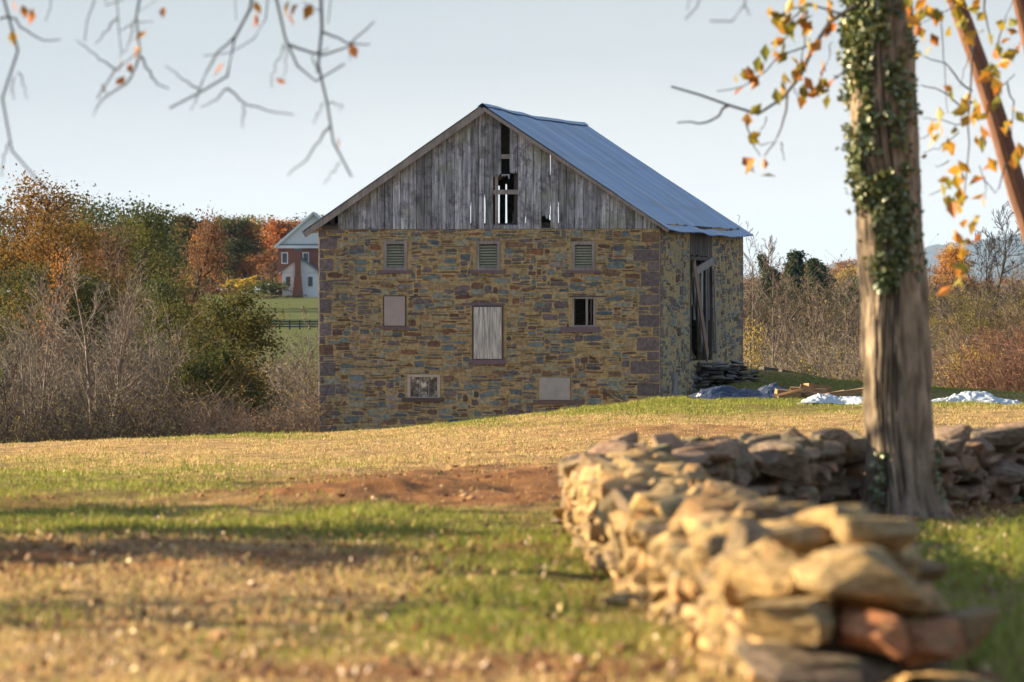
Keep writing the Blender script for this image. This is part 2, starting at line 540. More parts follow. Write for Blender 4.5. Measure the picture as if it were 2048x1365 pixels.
def build_grass():
    rng = np.random.default_rng(3)
    n1, n2, n3 = 38000, 38000, 22000
    d = np.concatenate([rng.uniform(20, 182, n1), rng.uniform(85, 181, n2), rng.uniform(20, 52, n3)])
    px = rng.uniform(-560, 2350, len(d))
    # extra blades on the crest and the shaded bank right of the barn
    de = rng.uniform(160, 204, 14000); pe = rng.uniform(1330, 2150, 14000)
    dc = rng.uniform(162, 178, 12000); pc = rng.uniform(-60, 2120, 12000)
    d = np.concatenate([d, de, dc]); px = np.concatenate([px, pe, pc])
    x = (px - CX) / F * d
    g, t = zones(x, d)
    keep = rng.random(len(d)) > t * .93
    inside = (x < SIDE_X(d) + .25) | (d < 184) | (d > 204)      # nothing grows through the barn floor
    keep &= inside | (px > 1500)
    x, d, g, t = x[keep], d[keep], g[keep], t[keep]
    nb = 6
    X = np.repeat(x, nb); Y = np.repeat(d, nb); G = np.repeat(g, nb)
    spread = .05 + .0011 * Y
    X = X + rng.normal(0, 1, len(X)) * spread; Y = Y + rng.normal(0, 1, len(X)) * spread * 1.6
    Z = gz(X, Y) - .01
    tuft = np.clip(fbm(X * 1.4, Y * .8, 61, 3) * 2.2 - .35, .35, 1.9)
    far = np.clip(Y / 120, .35, 1.3)
    isg = rng.random(len(X)) < G * .9 + .05
    crest = (np.abs(Y - 168) < 9)
    h = np.where(isg, rng.uniform(.03, .11, len(X)), rng.uniform(.02, .075, len(X))) * np.where(crest & isg, 1.25, 1.0)
    h = h * tuft
    lush = (px_of(X, Y) > 1830) & (Y < 44) & (Y > 20)
    h = np.where(lush & isg, h * 1.15, h)
    wd = (.006 + .011 * far) * rng.uniform(.7, 1.3, len(X))
    az = rng.random(len(X)) * 2 * PI
    lean = rng.uniform(.2, 1.3, len(X)) * h
    dx, dy = np.cos(az) * lean, np.sin(az) * lean
    bx, by = -np.sin(az) * wd * .5, np.cos(az) * wd * .5
    P = np.stack([X, Y, Z], -1)
    o0 = np.stack([bx, by, 0 * bx], -1)
    mid = np.stack([dx * .35, dy * .35, h * .6], -1); tip = np.stack([dx, dy, h], -1)
    v = np.stack([P - o0, P + o0, P + mid + o0 * .7, P + mid - o0 * .7, P + tip], 1)
    n = len(P); k = np.arange(n)[:, None] * 5
    q = k + np.array([[0, 1, 2, 3]]); tr = k + np.array([[3, 2, 4]])
    val = np.where(isg, rng.uniform(.55, 1, n), rng.uniform(0, .5, n))
    mb = MB(); mb.add(v.reshape(-1, 3), q, tr, a=np.repeat(val, 5))
    m = leafmat('grass_blades', [(0, (.30, .19, .085)), (.2, (.50, .345, .17)), (.45, (.58, .44, .22)), (.56, (.36, .31, .085)), (.75, (.22, .25, .042)), (1, (.12, .16, .024))], .35, .02, .6)
    o = mb.build('grass', m)
    tag(o, 'short mown grass, dry straw and green blades over the field', 'grass', kind='stuff')


def build_leaf_litter():
    rng = np.random.default_rng(8)
    n = 3200
    d = np.concatenate([rng.uniform(20, 44, n), rng.uniform(42, 90, 700)]); px = rng.uniform(-60, 2120, len(d))
    # thicker drift under the ivy tree
    m2 = 900
    d = np.concatenate([d, rng.uniform(43, 54, m2)]); px = np.concatenate([px, rng.normal(1900, 120, m2)])
    x = (px - CX) / F * d
    P = np.stack([x, d, gz(x, d) + rng.uniform(.01, .07, len(d))], -1)
    mb = MB(); cards(mb, P, rng.uniform(.028, .065, len(d)), rng, rng.random(len(d)) ** 1.5, .7)
    m = leafmat('dead_leaves', [(0, (.13, .06, .03)), (.4, (.26, .14, .06)), (.8, (.42, .28, .12)), (1, (.62, .48, .24))], .3, .06, .5)
    o = mb.build('fallen_leaves', m)
    tag(o, 'dry brown leaves scattered over the grass around the stone walls', 'leaves', kind='stuff')


def build_clods():
    rng = np.random.default_rng(88)
    bm = bmesh.new(); bmesh.ops.create_icosphere(bm, subdivisions=1, radius=1)
    bv = np.array([q.co[:] for q in bm.verts]); bf = np.array([[x.index for x in p.verts] for p in bm.faces]); bm.free()
    n = 9000
    d = rng.uniform(20, 110, n); px = rng.uniform(-80, 2120, n); x = (px - CX) / F * d
    g, t = zones(x, d); keep = rng.random(n) < t * .8 + .01
    x, d = x[keep], d[keep]; n = len(x)
    s = rng.gamma(1.6, .0065, n) + .006
    sc_ = np.stack([s * rng.uniform(.8, 1.5, n), s * rng.uniform(.8, 1.3, n), s * rng.uniform(.45, .9, n)], -1)
    V = bv[None] * sc_[:, None] * rng.uniform(.7, 1.25, (n, len(bv), 1)) + np.stack([x, d, gz(x, d) + s * .3], -1)[:, None]
    T = bf[None] + (np.arange(n) * len(bv))[:, None, None]
    mb = MB(); mb.add(V.reshape(-1, 3), t=T.reshape(-1, 3), a=np.repeat(rng.random(n), len(bv)))
    m, nt, out = mat('earth_clods'); finish(nt, out, ramp(nt, [(0, (.10, .05, .025)), (.6, (.24, .12, .055)), (1, (.36, .26, .17))], attr(nt)).outputs[0], .95)
    tag(mb.build('clods', m), 'loose red earth clods and small stones on the bare ground', 'earth', kind='stuff')


def build_hill():
    rng = np.random.default_rng(4)
    n = 260
    px = np.linspace(1380, 3600, n)
    top = np.interp(px, [1380, 1700, 1850, 1900, 1960, 2048, 2300, 2700, 3100, 3600], [588, 528, 503, 494, 486, 474, 458, 462, 500, 588])
    D0 = 22000.
    rows = []
    for k, f in enumerate(np.linspace(0, 1, 26)):
        d = D0 + 4000 * f
        hgt = (HY - top) / F * 26000 * np.sin(f * PI / 2) - 3 * (1 - f)
        x = (px - CX) / F * d
        z = CZ - .5 + hgt + (fbm(x * .008, d * .008 + np.zeros(n), 3, 4) - .4) * 30 + rng.random(n) * 11
        rows.append(np.stack([x, np.full(n, d), z], -1))
    rows.append(rows[-1] + np.array([0, 400, -160]))
    V = np.array(rows); h, wd = V.shape[:2]; idx = np.arange(h * wd).reshape(h, wd)
    q = np.stack([idx[:-1, :-1], idx[:-1, 1:], idx[1:, 1:], idx[1:, :-1]], -1).reshape(-1, 4)
    mb = MB(); mb.add(V.reshape(-1, 3), q)
    m, nt, out = mat('wooded_hill')
    nn = noise_node(nt, .014, 6, .7)
    c = ramp(nt, [(.3, (.02, .03, .022)), (.5, (.045, .042, .028)), (.7, (.09, .055, .035))], nn).outputs[0]
    finish(nt, out, c, .95, nn, .8, 3, .02)
    tag(mb.build('hill', m), 'low wooded hill far beyond the trees', kind='structure')


def build_haze():
    mb = MB(); mb.box((-9500, -90, -8), (9500, 29000, 330))
    m, nt, out = mat('haze_air')
    v = N(nt, 'ShaderNodeVolumePrincipled')
    v.inputs['Color'].default_value = (.42, .64, 1, 1)
    v.inputs['Density'].default_value = HAZE
    v.inputs['Anisotropy'].default_value = 0.1
    nt.links.new(v.outputs[0], out.inputs['Volume'])
    o = mb.build('haze', m)
    tag(o, 'thin blue autumn haze over the valley', 'haze', kind='stuff')
HAZE = 0.2e-4
# ------------------------------------------------------------------ stone barn
TH = rad(10.67)
FV = np.array([math.cos(TH), -math.sin(TH), 0.]); SV = np.array([math.sin(TH), math.cos(TH), 0.])
CR = np.array([(1320 - CX) / F * 184, 184., 0.])
BW, BL = 11.31, 18.5


def SIDE_X(d):
    return CR[0] + (np.asarray(d) - 184) * math.tan(TH)


def lw(v):
    """(u along the front, w into the barn, z) to world."""
    v = np.asarray(v, float).reshape(-1, 3)
    return CR + (v[:, :1] - BW) * FV + v[:, 1:2] * SV + v[:, 2:] * np.array([0, 0, 1.])


def facade(px, py, w=0.):
    r = at(px, py, 1.) - np.array([0, 0, CZ]); c = CR + SV * w
    t = (c @ SV) / (r @ SV); P = r * t
    return (P - CR) @ FV + BW, P[2] + CZ


def side(px, py, u=0.):
    r = at(px, py, 1.) - np.array([0, 0, CZ]); c = CR + FV * u
    t = (c @ FV) / (r @ FV); P = r * t
    return (P - CR) @ SV, P[2] + CZ


class LB(MB):
    def build(self, *a, **k):
        self.V = [lw(v) for v in self.V]
        return super().build(*a, **k)


def rect_f(x0, x1, y0, y1):
    u0, z1 = facade(x0, y0); u1, z0 = facade(x1, y1)
    return u0, u1, z0, z1


def stone_material():
    m, nt, out = mat('rubble_masonry')
    v = attr(nt)
    st = [(0.0, (.10, .09, .105)), (.14, (.14, .122, .135)), (.26, (.075, .10, .13)), (.36, (.13, .175, .195)), (.46, (.22, .245, .21)),
          (.54, (.31, .255, .15)), (.63, (.16, .11, .08)), (.72, (.085, .055, .05)), (.80, (.20, .105, .06)), (.86, (.35, .28, .18)), (.93, (.04, .055, .078)), (1.0, (.22, .21, .22))]
    c = ramp(nt, st, v).outputs[0]
    n = noise_node(nt, 9, 6, .65); n2 = noise_node(nt, 2.2, 4, .6); n3 = noise_node(nt, .55, 4, .6)
    c = mixc(nt, maprange(nt, n2, .54, .78, 0, .3), c, (.19, .155, .09))
    mort = mixc(nt, n2, (.26, .20, .10), (.40, .32, .175))
    mort = mixc(nt, maprange(nt, n3, .45, .7, 0, .4), mort, (.14, .115, .065))
    lt = nt.nodes.new('ShaderNodeMath'); lt.operation = 'LESS_THAN'; nt.links.new(v, lt.inputs[0]); lt.inputs[1].default_value = -.3
    c = mixc(nt, lt.outputs[0], c, mort)
    hv = N(nt, 'ShaderNodeHueSaturation'); nt.links.new(c, hv.inputs['Color'])
    nt.links.new(maprange(nt, n, .25, .75, .42, 1.5), hv.inputs['Value'])
    hv.inputs['Saturation'].default_value = 1.0
    finish(nt, out, hv.outputs[0], .88, n, .7, .03, .2)
    return m


def masonry(W, z0, z1, holes, fmap, rng, quoin=(), cw=.09, ch=.046, drop_=0.):
    """A mortar face with openings and its stones, one mesh: stones carry their colour value, mortar -1."""
    mb = LB()
    us = sorted({0., W, *[h[0] for h in holes], *[h[1] for h in holes]}); us = [u for u in us if 0 <= u <= W]
    zs = sorted({z0, z1, *[h[2] for h in holes], *[h[3] for h in holes]}); zs = [z for z in zs if z0 <= z <= z1]
    for a, b in zip(us[:-1], us[1:]):
        for c, d in zip(zs[:-1], zs[1:]):
            mu, mz = (a + b) / 2, (c + d) / 2
            if any(h[0] < mu < h[1] and h[2] < mz < h[3] for h in holes): continue
            nu, nz = max(1, int((b - a) / .25)), max(1, int((d - c) / .25))
            U, Z = np.meshgrid(np.linspace(a, b, nu + 1), np.linspace(c, d, nz + 1))
            ix = np.arange(U.size).reshape(U.shape)
            q = np.stack([ix[:-1, :-1], ix[:-1, 1:], ix[1:, 1:], ix[1:, :-1]], -1).reshape(-1, 4)
            mb.add(fmap(U.ravel(), Z.ravel(), 0 * U.ravel()), q, a=-1)
    for h in holes:                                             # reveals
        a, b, c, d = h; D = -.5
        P = [(a, c), (b, c), (b, d), (a, d)]
        for (p, q) in zip(P, P[1:] + P[:1]):
            uu = np.array([p[0], q[0], q[0], p[0]]); zz = np.array([p[1], q[1], q[1], p[1]]); dd = np.array([0, 0, D, D])
            mb.add(fmap(uu, zz, dd), [(0, 1, 2, 3)], a=-1)
    nc, nr = int(W / cw), int((z1 - z0) / ch)
    cw, ch = W / nc, (z1 - z0) / nr
    occ = np.zeros((nr, nc), bool)
    for h in holes:
        i0, i1 = int(max(0, (h[0] - .04) / cw)), int(math.ceil((h[1] + .04) / cw)); j0, j1 = int(max(0, (h[2] - z0 - .02) / ch)), int(math.ceil((h[3] - z0 + .02) / ch))
        occ[j0:j1, i0:i1] = True
    S = []                                                        # u0,u1,z0,z1,colour,round
    for sidek in quoin:                                           # big dressed corner stones
        z = z0; k = 0
        while z < z1 - .15:
            hgt = rng.uniform(.36, .50) if k % 2 == 0 else rng.uniform(.20, .32)
            wq = (rng.uniform(.62, 1.0) if k % 2 == 0 else rng.uniform(.24, .45)) * (.72 if sidek == 'l' else 1)
            zt = min(z + hgt, z1)
            S.append((0 if sidek == 'l' else W - wq, wq if sidek == 'l' else W, z, zt, rng.uniform(0, .15) if rng.random() < .88 else rng.uniform(.55, .75), 0))
            i0, i1 = (0, int(round(wq / cw))) if sidek == 'l' else (nc - int(round(wq / cw)), nc)
            occ[int((z - z0) / ch + .3):int(math.ceil((zt - z0) / ch - .3)), i0:i1] = True
            z = zt; k += 1
    for j in range(nr):
        i = 0
        while i < nc:
            if occ[j, i]: i += 1; continue
            hh = int(rng.choice([1, 2, 3, 4, 5], p=[.36, .30, .18, .10, .06]))
            ww = int(rng.integers(2, 7)) if hh == 1 else int(rng.integers(2, 9)) if hh == 2 else int(rng.integers(3, 8))
            if rng.random() < .05: ww += 3
            hh = min(hh, nr - j); w = 0
            while w < ww and i + w < nc and not occ[j, i + w]: w += 1
            while hh > 1 and occ[j:j + hh, i:i + w].any(): hh -= 1
            occ[j:j + hh, i:i + w] = True
            if not (w == 1 and rng.random() < .5) and rng.random() >= drop_:
                S.append((i * cw, (i + w) * cw, z0 + j * ch, z0 + (j + hh) * ch, None, 1))
            i += w
    n = len(S)
    A = np.array([[s[0], s[1], s[2], s[3]] for s in S]); rd = np.array([s[5] for s in S])
    cu, cz = (A[:, 0] + A[:, 1]) / 2, (A[:, 2] + A[:, 3]) / 2
    gap = np.where(rd == 1, rng.uniform(.001, .016, n), .010)
    hu, hz = (A[:, 1] - A[:, 0]) / 2 - gap, (A[:, 3] - A[:, 2]) / 2 - gap * .8
    hz = np.maximum(hz, .012)
    K = 14
    ang = np.arange(K) * 2 * PI / K + .15
    e = np.where(rd == 1, rng.choice([.34, .5, .72, .95], n, p=[.3, .33, .25, .12]) * rng.uniform(.9, 1.1, n), .12)[:, None]
    ca, sa = np.cos(ang)[None], np.sin(ang)[None]
    jr = 1 + rng.normal(0, 1, (n, K)) * np.where(rd == 1, .10, .016)[:, None]
    ou = np.sign(ca) * np.abs(ca) ** e * hu[:, None] * jr
    oz = np.sign(sa) * np.abs(sa) ** e * hz[:, None] * jr
    tilt = np.where(rd == 1, rng.normal(0, .075, n), rng.normal(0, .008, n))[:, None]
    oz = oz + ou * np.tan(tilt) * .6
    zz = cz[:, None] + oz; uu = cu[:, None] + ou
    wob = (fbm(cu * 1.1, cz * 2.2, 71, 3) - .5) * .24 * rd               # courses waver
    zz = zz + wob[:, None]
    bulge = np.where(rd == 1, rng.uniform(.004, .022, n), rng.uniform(.008, .015, n))[:, None]
    r1u, r1z = cu[:, None] + ou * (1 - .016 / hu)[:, None].clip(.6, .95), cz[:, None] + wob[:, None] + oz * (1 - .016 / hz)[:, None].clip(.55, .95)
    z0s = np.full((n, K), -.012)
    Vr = [fmap(uu.ravel(), zz.ravel(), z0s.ravel()).reshape(n, K, 3),
          fmap(r1u.ravel(), r1z.ravel(), (bulge + rng.normal(0, .004, (n, K))).ravel()).reshape(n, K, 3),
          fmap(cu, cz + wob, bulge[:, 0] + .001).reshape(n, 1, 3)]
    V = np.concatenate(Vr, 1)
    k0 = np.arange(K); k1 = (k0 + 1) % K
    q = np.stack([k0, k1, k1 + K, k0 + K], -1); t = np.stack([k0 + K, k1 + K, np.full(K, 2 * K)], -1)
    off = np.arange(n)[:, None, None] * (2 * K + 1)
    pal = rng.choice([.02, .1, .17, .26, .34, .4, .46, .52, .58, .64, .72, .78, .86, .93, 1.], n, p=[.045, .06, .065, .095, .11, .09, .10, .09, .07, .085, .055, .025, .05, .035, .025])
    pal = np.clip(pal + rng.normal(0, .02, n), 0, 1)
    cvals = np.array([p if s[4] is None else s[4] for p, s in zip(pal, S)])
    mb.add(V.reshape(-1, 3), (q[None] + off).reshape(-1, 4), (t[None] + off).reshape(-1, 3), a=np.repeat(cvals, 2 * K + 1))
    return mb


def build_barn():
    rng = np.random.default_rng(21)
    base = lw([(BW / 2, BL / 2, CZ - 5.2)])[0]
    B = thing('stone_barn', 'weathered fieldstone barn with blue metal roof and grey board gable', 'barn', base)
    zb = CZ - 5.6
    zt = facade(980, 459)[1]
    SM = stone_material()
    # ---- openings, from the photograph
    louv = [rect_f(768, 814, 483, 541), rect_f(953, 1000, 483, 541), rect_f(1144, 1190, 484, 541)]
    rboard = rect_f(767, 812, 592, 653); rdoor = rect_f(945, 1006, 612, 720); ropen = rect_f(1145, 1190, 595, 654)
    rlow = rect_f(816, 880, 750, 796); rpan = rect_f(1078, 1141, 755, 801)
    holes = [*louv, rboard, rdoor, ropen, rlow, rpan]
    front = lambda u, z, d: np.stack([u, -np.asarray(d), z], -1)
    mb = masonry(BW, zb, zt, holes, front, rng, ('l', 'r'))
    mb.build('front_wall', SM, B)
    # ---- side wall with the barn doorway
    z_ap = facade(967, 213)[1]; u_ap = facade(968, 213)[0]
    uL = facade(612, 461)[0]; zL = facade(612, 463)[1]; uR, zR = facade(1340, 459)

    def roofz(u):
        return np.where(u < u_ap, zL + (z_ap - zL) * (u - uL) / (u_ap - uL), zR + (z_ap - zR) * (uR - u) / (uR - u_ap))
    zs = float(roofz(BW)) - .02
    w0, dz1 = side(1380, 500); w1, _ = side(1424, 500); dz0 = side(1400, 722)[1]; dh = side(1402, 514)[1]
    door = (w0, w1, dz0, zs)
    mbs = masonry(BL, zb, zs, [door], lambda w, z, d: np.stack([BW + np.asarray(d), w, z], -1), rng, ('l', 'r'), cw=.105, ch=.06, drop_=.34)
    mbs.build('side_wall', SM, B)
    zl_ = float(roofz(0.)) - .02
    masonry(BL, zb, zl_, [], lambda w, z, d: np.stack([-np.asarray(d), w, z], -1), rng, ('l', 'r'), cw=.16).build('side_wall', SM, B)
    masonry(BW, zb, zt, [], lambda u, z, d: np.stack([u, BL + np.asarray(d), z], -1), rng, ('l', 'r'), cw=.18).build('rear_wall', SM, B)
    # inner faces and floors keep the inside dark
    inn = LB()
    inn.box((.5, .5, dz0 - .3), (BW - .5, BL - .5, dz0 - .05))
    inn.build('loft_floor', M['dark_timber'], B)
    # ---- weathered boards of the gable
    BM, nt, out = mat('gable_boards')
    n1 = noise_node(nt, 5, 7, .7, mapping=(3, 3, .22)); n2 = noise_node(nt, .9, 6, .7); n3 = noise_node(nt, 2.6, 5, .75, mapping=(1, 1, .8))
    c = ramp(nt, [(.27, (.048, .056, .080)), (.48, (.19, .213, .27)), (.70, (.46, .49, .57))], n1).outputs[0]
    blot = maprange(nt, n3, .48, .64, 0, .8)
    c = mixc(nt, blot, c, (.05, .05, .064))
    c = mixc(nt, maprange(nt, n2, .5, .68, 0, .65), c, (.155, .185, .125))
    hv = N(nt, 'ShaderNodeHueSaturation'); nt.links.new(c, hv.inputs['Color']); nt.links.new(maprange(nt, attr(nt), 0, 1, .68, 1.4), hv.inputs['Value'])
    finish(nt, out, hv.outputs[0], .85, n1, .7, .02, .15)

    def boards(name, w_, cuts, slits, u_from, u_to, bw, gaplo, gaphi, ztop=.12, zlo=None):
        mb = LB(); u = u_from; zlo = zt + .01 if zlo is None else zlo
        while u < u_to:
            b = min(bw * rng.uniform(.88, 1.12), u_to - u)
            if u_to - u - b < .5 * bw: b = u_to - u
            g = rng.uniform(gaplo, gaphi)
            ul, ur = u + g / 2, u + b - g / 2; um = (ul + ur) / 2
            zl2, zr2 = float(roofz(ul)) - ztop, float(roofz(ur)) - ztop
            zhi = max(zl2, zr2)
            if zhi > zlo + .05 and b > .02:
                cs = [c for c in cuts if c[0] < um < c[1]]
                lv = sorted({zlo, zhi, *np.linspace(zlo, zhi, max(2, int((zhi - zlo) / .3))), *[z for c in cs for z in c[2:4]],
                             *[z for s in slits if abs(s[0] - ul) < .14 or abs(s[0] - ur) < .14 for z in s[1:3]]})
                lv = [z for z in lv if zlo - 1e-6 <= z <= zhi + 1e-6]
                val = rng.random(); dep = rng.normal(0, .006)
                jl = rng.normal(0, .003, len(lv)); jr_ = rng.normal(0, .003, len(lv))
                for k, (za, zc) in enumerate(zip(lv[:-1], lv[1:])):
                    mid = (za + zc) / 2
                    if zc - za < 1e-4 or any(c[2] < mid < c[3] for c in cs): continue
                    a_, b_ = ul, ur
                    for s in slits:
                        if s[1] - 1e-6 <= mid <= s[2] + 1e-6:
                            if abs(s[0] - ul) < .14 and s[0] < um: a_ = max(a_, s[0] + s[3] / 2)
                            elif abs(s[0] - ur) < .14 and s[0] >= um: b_ = min(b_, s[0] - s[3] / 2)
                    brk = any(abs(c[3] - za) < 1e-4 for c in cs)       # a broken lower end
                    nx = 5 if brk else 1
                    xs = np.linspace(a_, b_, nx + 1)
                    for i in range(nx):
                        lo0 = za - (rng.uniform(-.12, .05) if brk and i else 0); lo1 = za - (rng.uniform(-.12, .12) if brk else 0)
                        t0 = min(zc, float(roofz(xs[i])) - ztop); t1 = min(zc, float(roofz(xs[i + 1])) - ztop)
                        t0, t1 = max(t0, lo0 + .001), max(t1, lo1 + .001)
                        v = [(xs[i] + jl[k] * (i == 0), w_ + dep, lo0), (xs[i + 1] + jr_[k] * (i == nx - 1), w_ + dep, lo1), (xs[i + 1] + jr_[k + 1] * (i == nx - 1), w_ + dep, t1), (xs[i] + jl[k + 1] * (i == 0), w_ + dep, t0)]
                        v2 = [(p[0], w_ + dep + .028, p[2]) for p in v]
                        mb.add(np.array(v + v2), [(0, 1, 2, 3), (7, 6, 5, 4), (0, 4, 5, 1), (1, 5, 6, 2), (2, 6, 7, 3), (3, 7, 4, 0)], a=val)
            u += b
        return mb.build(name, BM, B)
    ub0, ub1 = facade(676, 450)[0], facade(1316, 450)[0]
    F_ = lambda x0, x1, y0, y1: rect_f(x0, x1, y0, y1)
    cuts = [F_(1003, 1020, 232, 310), F_(1003, 1020, 310, 349), F_(1020, 1036, 345, 451), F_(986, 1020, 353, 451), F_(936, 946, 413, 437), F_(1092, 1101, 434, 456.5)]
    slit_px = [(942, 412, 452, .045), (969.5, 396, 451, .035), (1101, 306, 344, .026), (1101, 412, 430, .024), (1117, 413, 446, .024), (1150, 437, 450, .024), (1051.5, 434, 449, .024)]
    # board edges follow the photograph's spacing: put a joint on each slit by choosing the pitch
    sl = [(facade(x, a)[0], facade(x, b)[1], facade(x, a)[1], wd) for x, a, b, wd in slit_px]
    cut_u = sorted([ub0, facade(942, 400)[0], facade(969.5, 400)[0], facade(986.5, 400)[0], facade(1003, 400)[0], facade(1019.5, 400)[0], facade(1035.5, 400)[0], facade(1051.5, 400)[0], facade(1101, 400)[0], facade(1117, 400)[0], facade(1150, 400)[0], ub1])
    first = None
    # one mesh for the whole boarding: run by run, then join by building into one builder
    full = LB()
    real_build = LB.build
    LB.build = lambda self, *a, **k: (full.V.extend(self.V), full.A.extend(self.A), full.Q.extend([q + full.n for q in self.Q]), setattr(full, 'n', full.n + self.n))[0]
    for a, b in zip(cut_u[:-1], cut_u[1:]):
        nbd = max(1, round((b - a) / .262))
        boards('gable_boarding', -.022, cuts, sl, a, b - 1e-6, (b - a) / nbd, .010, .018)
    LB.build = real_build
    full.build('gable_boarding', BM, B)
    # rear gable: the gaps that let the sky through
    rs = []
    for x, a, b, wd in [(940.5, 400, 455, .07), (969.5, 390, 455, .08), (998, 372, 452, .055), (1012.5, 369, 452, .06), (1101, 300, 350, .09), (1101, 405, 440, .09), (1117, 405, 450, .09), (1150, 432, 453, .09), (1051.5, 428, 452, .09)]:
        ua, za = facade(x, a, BL + .05); _, zb_ = facade(x, b, BL + .05)
        rs.append((ua, zb_, za, wd))
    rear = LB(); edges = sorted([-.2, BW + .2, *{round(r[0], 3) for r in rs}])
    LB.build = lambda self, *a, **k: (rear.V.extend(self.V), rear.A.extend(self.A), rear.Q.extend([q + rear.n for q in self.Q]), setattr(rear, 'n', rear.n + self.n))[0]
    for a, b in zip(edges[:-1], edges[1:]):
        nbd = max(1, round((b - a) / .28))
        boards('rear_boarding', BL + .03, [], rs, a, b - 1e-6, (b - a) / nbd, .0, .0, .02)
    LB.build = real_build
    rear.build('rear_boarding', BM, B)
    # rails and post in the gap
    for (x0, x1, y0, y1) in [(1001, 1022, 309, 318), (984, 1038, 380, 389), (984, 1038, 450, 457)]:
        a, b, c, d = F_(x0, x1, y0, y1)
        LB().box((a, .012, c), (b, .10, d)).build('rail', M['grey_timber'], B)
    a, b, c, d = F_(990, 995.5, 340, 451)
    LB().box((a, .012, c), (b, .05, d)).build('stud', M['grey_timber'], B)
    a = LB()
    for k in range(6):
        u0 = 1 + k * 1.85
        a.beam((u0, .25, zt), (u0, .25, float(roofz(u0)) - .2), .14, .14, up=(1, 0, 0))
    a.beam((.2, .3, zt + .1), (BW - .2, .3, zt + .1), .2, .2)
    a.build('gable_frame', M['dark_timber'], B)
    # dark plate, crumbs of lath and a rafter end in the open left corner
    pl = LB()
    for k in range(9):
        uu = facade(642 + k * 3.8, 450)[0]
        zz = zt + .02
        pl.beam((uu, .12 + rng.uniform(0, .1), zz), (uu + rng.uniform(-.1, .2), .15, min(zz + rng.uniform(.15, .5), float(roofz(uu)) - .15)), .03, .06, up=(1, 0, 0))
    pl.beam((-.05, .1, zt + .07), (facade(680, 455)[0], .1, zt + .07), .22, .12)
    pl.build('broken_lath', M['dark_timber'], B)
    LB().beam((uL + .12, -.05, zL - .02), (.1, -.05, float(roofz(.1)) - .2), .10, .16, up=(0, 0, 1)).build('rafter_end', plain('raw_timber', (.34, .17, .08)), B)
    # ---- roof: two sheets of seamed metal that sag a little
    RM, nt, out = mat('sky_tinted_metal_roof')
    n1 = noise_node(nt, .8, 5, .6); n2 = noise_node(nt, 6, 4, .6, mapping=(1, 1, 1))
    c = mixc(nt, n1, (.045, .145, .33), (.08, .215, .43))  # blue in the base colour stands in for sky reflected by galvanised metal
    c = mixc(nt, maprange(nt, n2, .55, .75, 0, .4), c, (.20, .25, .30))
    n4 = noise_node(nt, .5, 5, .7); c = mixc(nt, maprange(nt, n4, .55, .72, 0, .6), c, (.12, .115, .12))
    hv = N(nt, 'ShaderNodeHueSaturation'); nt.links.new(c, hv.inputs['Color']); nt.links.new(maprange(nt, attr(nt), 0, 1, .5, 1.2), hv.inputs['Value'])
    finish(nt, out, hv.outputs[0], .42, n2, .15, .02, .5, .35)
    nL, nS = 230, 26
    ws = np.linspace(-.32, BL + .45, nL)
    rb = LB()
    for sgn in (0, 1):
        us = np.linspace(u_ap, uR if sgn else uL, nS)
        Wg, Ug = np.meshgrid(ws, us)
        Z = roofz(Ug) + .04
        sag = -.10 * np.sin(PI * (Wg + .3) / (BL + .75)) + (vnoise(Wg * .45, Ug * .15, 5) - .5) * .12 + (vnoise(Wg * 1.6, Ug * .4, 8) - .5) * .025
        Z = Z + sag * np.clip((Wg + .3) * 1.5, 0, 1)
        seam = (np.arange(nL) % 6 == 0) * rng.uniform(.3, 1, nL)
        Z = Z + seam[None] * .016
        st = np.linspace(0, 1, nS)
        lap = ((st > .40) * -.014 + (st > .74) * -.014)[:, None]
        Z = Z + lap
        av = .55 + rng.normal(0, .05, nL)[None] + 0 * Wg
        sheet = rng.normal(0, .13, (3, nL // 6 + 1))
        si = np.clip((st * 3 - .2).astype(int), 0, 2)
        av = av + sheet[si][:, np.arange(nL) // 6]
        av = np.where((np.arange(nL) % 6 == 1)[None] & (rng.random((1, nL)) < .6), av - .35, av)
        for rr_ in np.where(np.abs(st[:, None] - np.array([.42, .75])[None]).min(1) < .02)[0]:
            av[rr_] = av[rr_] - .4 * (rng.random(nL) < .55)
        V = np.stack([Ug, Wg, Z], -1).reshape(-1, 3)
        ix = np.arange(Ug.size).reshape(Ug.shape)
        q = np.stack([ix[:-1, :-1], ix[:-1, 1:], ix[1:, 1:], ix[1:, :-1]], -1).reshape(-1, 4)
        if not sgn: q = q[:, ::-1]
        rb.add(V, q[:, ::-1], a=np.clip(av, 0, 1).ravel())
        V2 = V - np.array([0, 0, .03]); rb.add(V2, q, a=.2)
    roof = rb.build('roof', RM, B, smooth=False)
    cap = LB()
    wk = np.linspace(-.33, BL + .47, 40)
    zc = z_ap + .075 - .10 * np.sin(PI * (wk + .3) / (BL + .75)) + (vnoise(wk * .45, 0 * wk + u_ap * .15, 5) - .5) * .12
    zc[:2] = z_ap + .08
    prof = np.array([(-.17, -.10), (0, .015), (.17, -.10)])
    V = np.stack([np.stack([u_ap + prof[:, 0], np.full(3, a), b + prof[:, 1]], -1) for a, b in zip(wk, zc)])
    ix = np.arange(120).reshape(40, 3)
    q = np.stack([ix[:-1, :-1], ix[:-1, 1:], ix[1:, 1:], ix[1:, :-1]], -1).reshape(-1, 4)
    cap.add(V.reshape(-1, 3), q, a=.6).build('ridge_cap', RM, roof)
    # barge boards and a few rafters under the overhang
    n_ = np.array([0, 0, 1.])
    LB().beam((uL - .02, -.27, zL - .11), (u_ap, -.27, z_ap - .11), .05, .235).build('barge_board', M['grey_timber'], roof)
    LB().beam((u_ap + .01, -.27, z_ap - .07), (uR, -.27, zR - .05), .05, .12).build('barge_board', M['grey_timber'], roof)
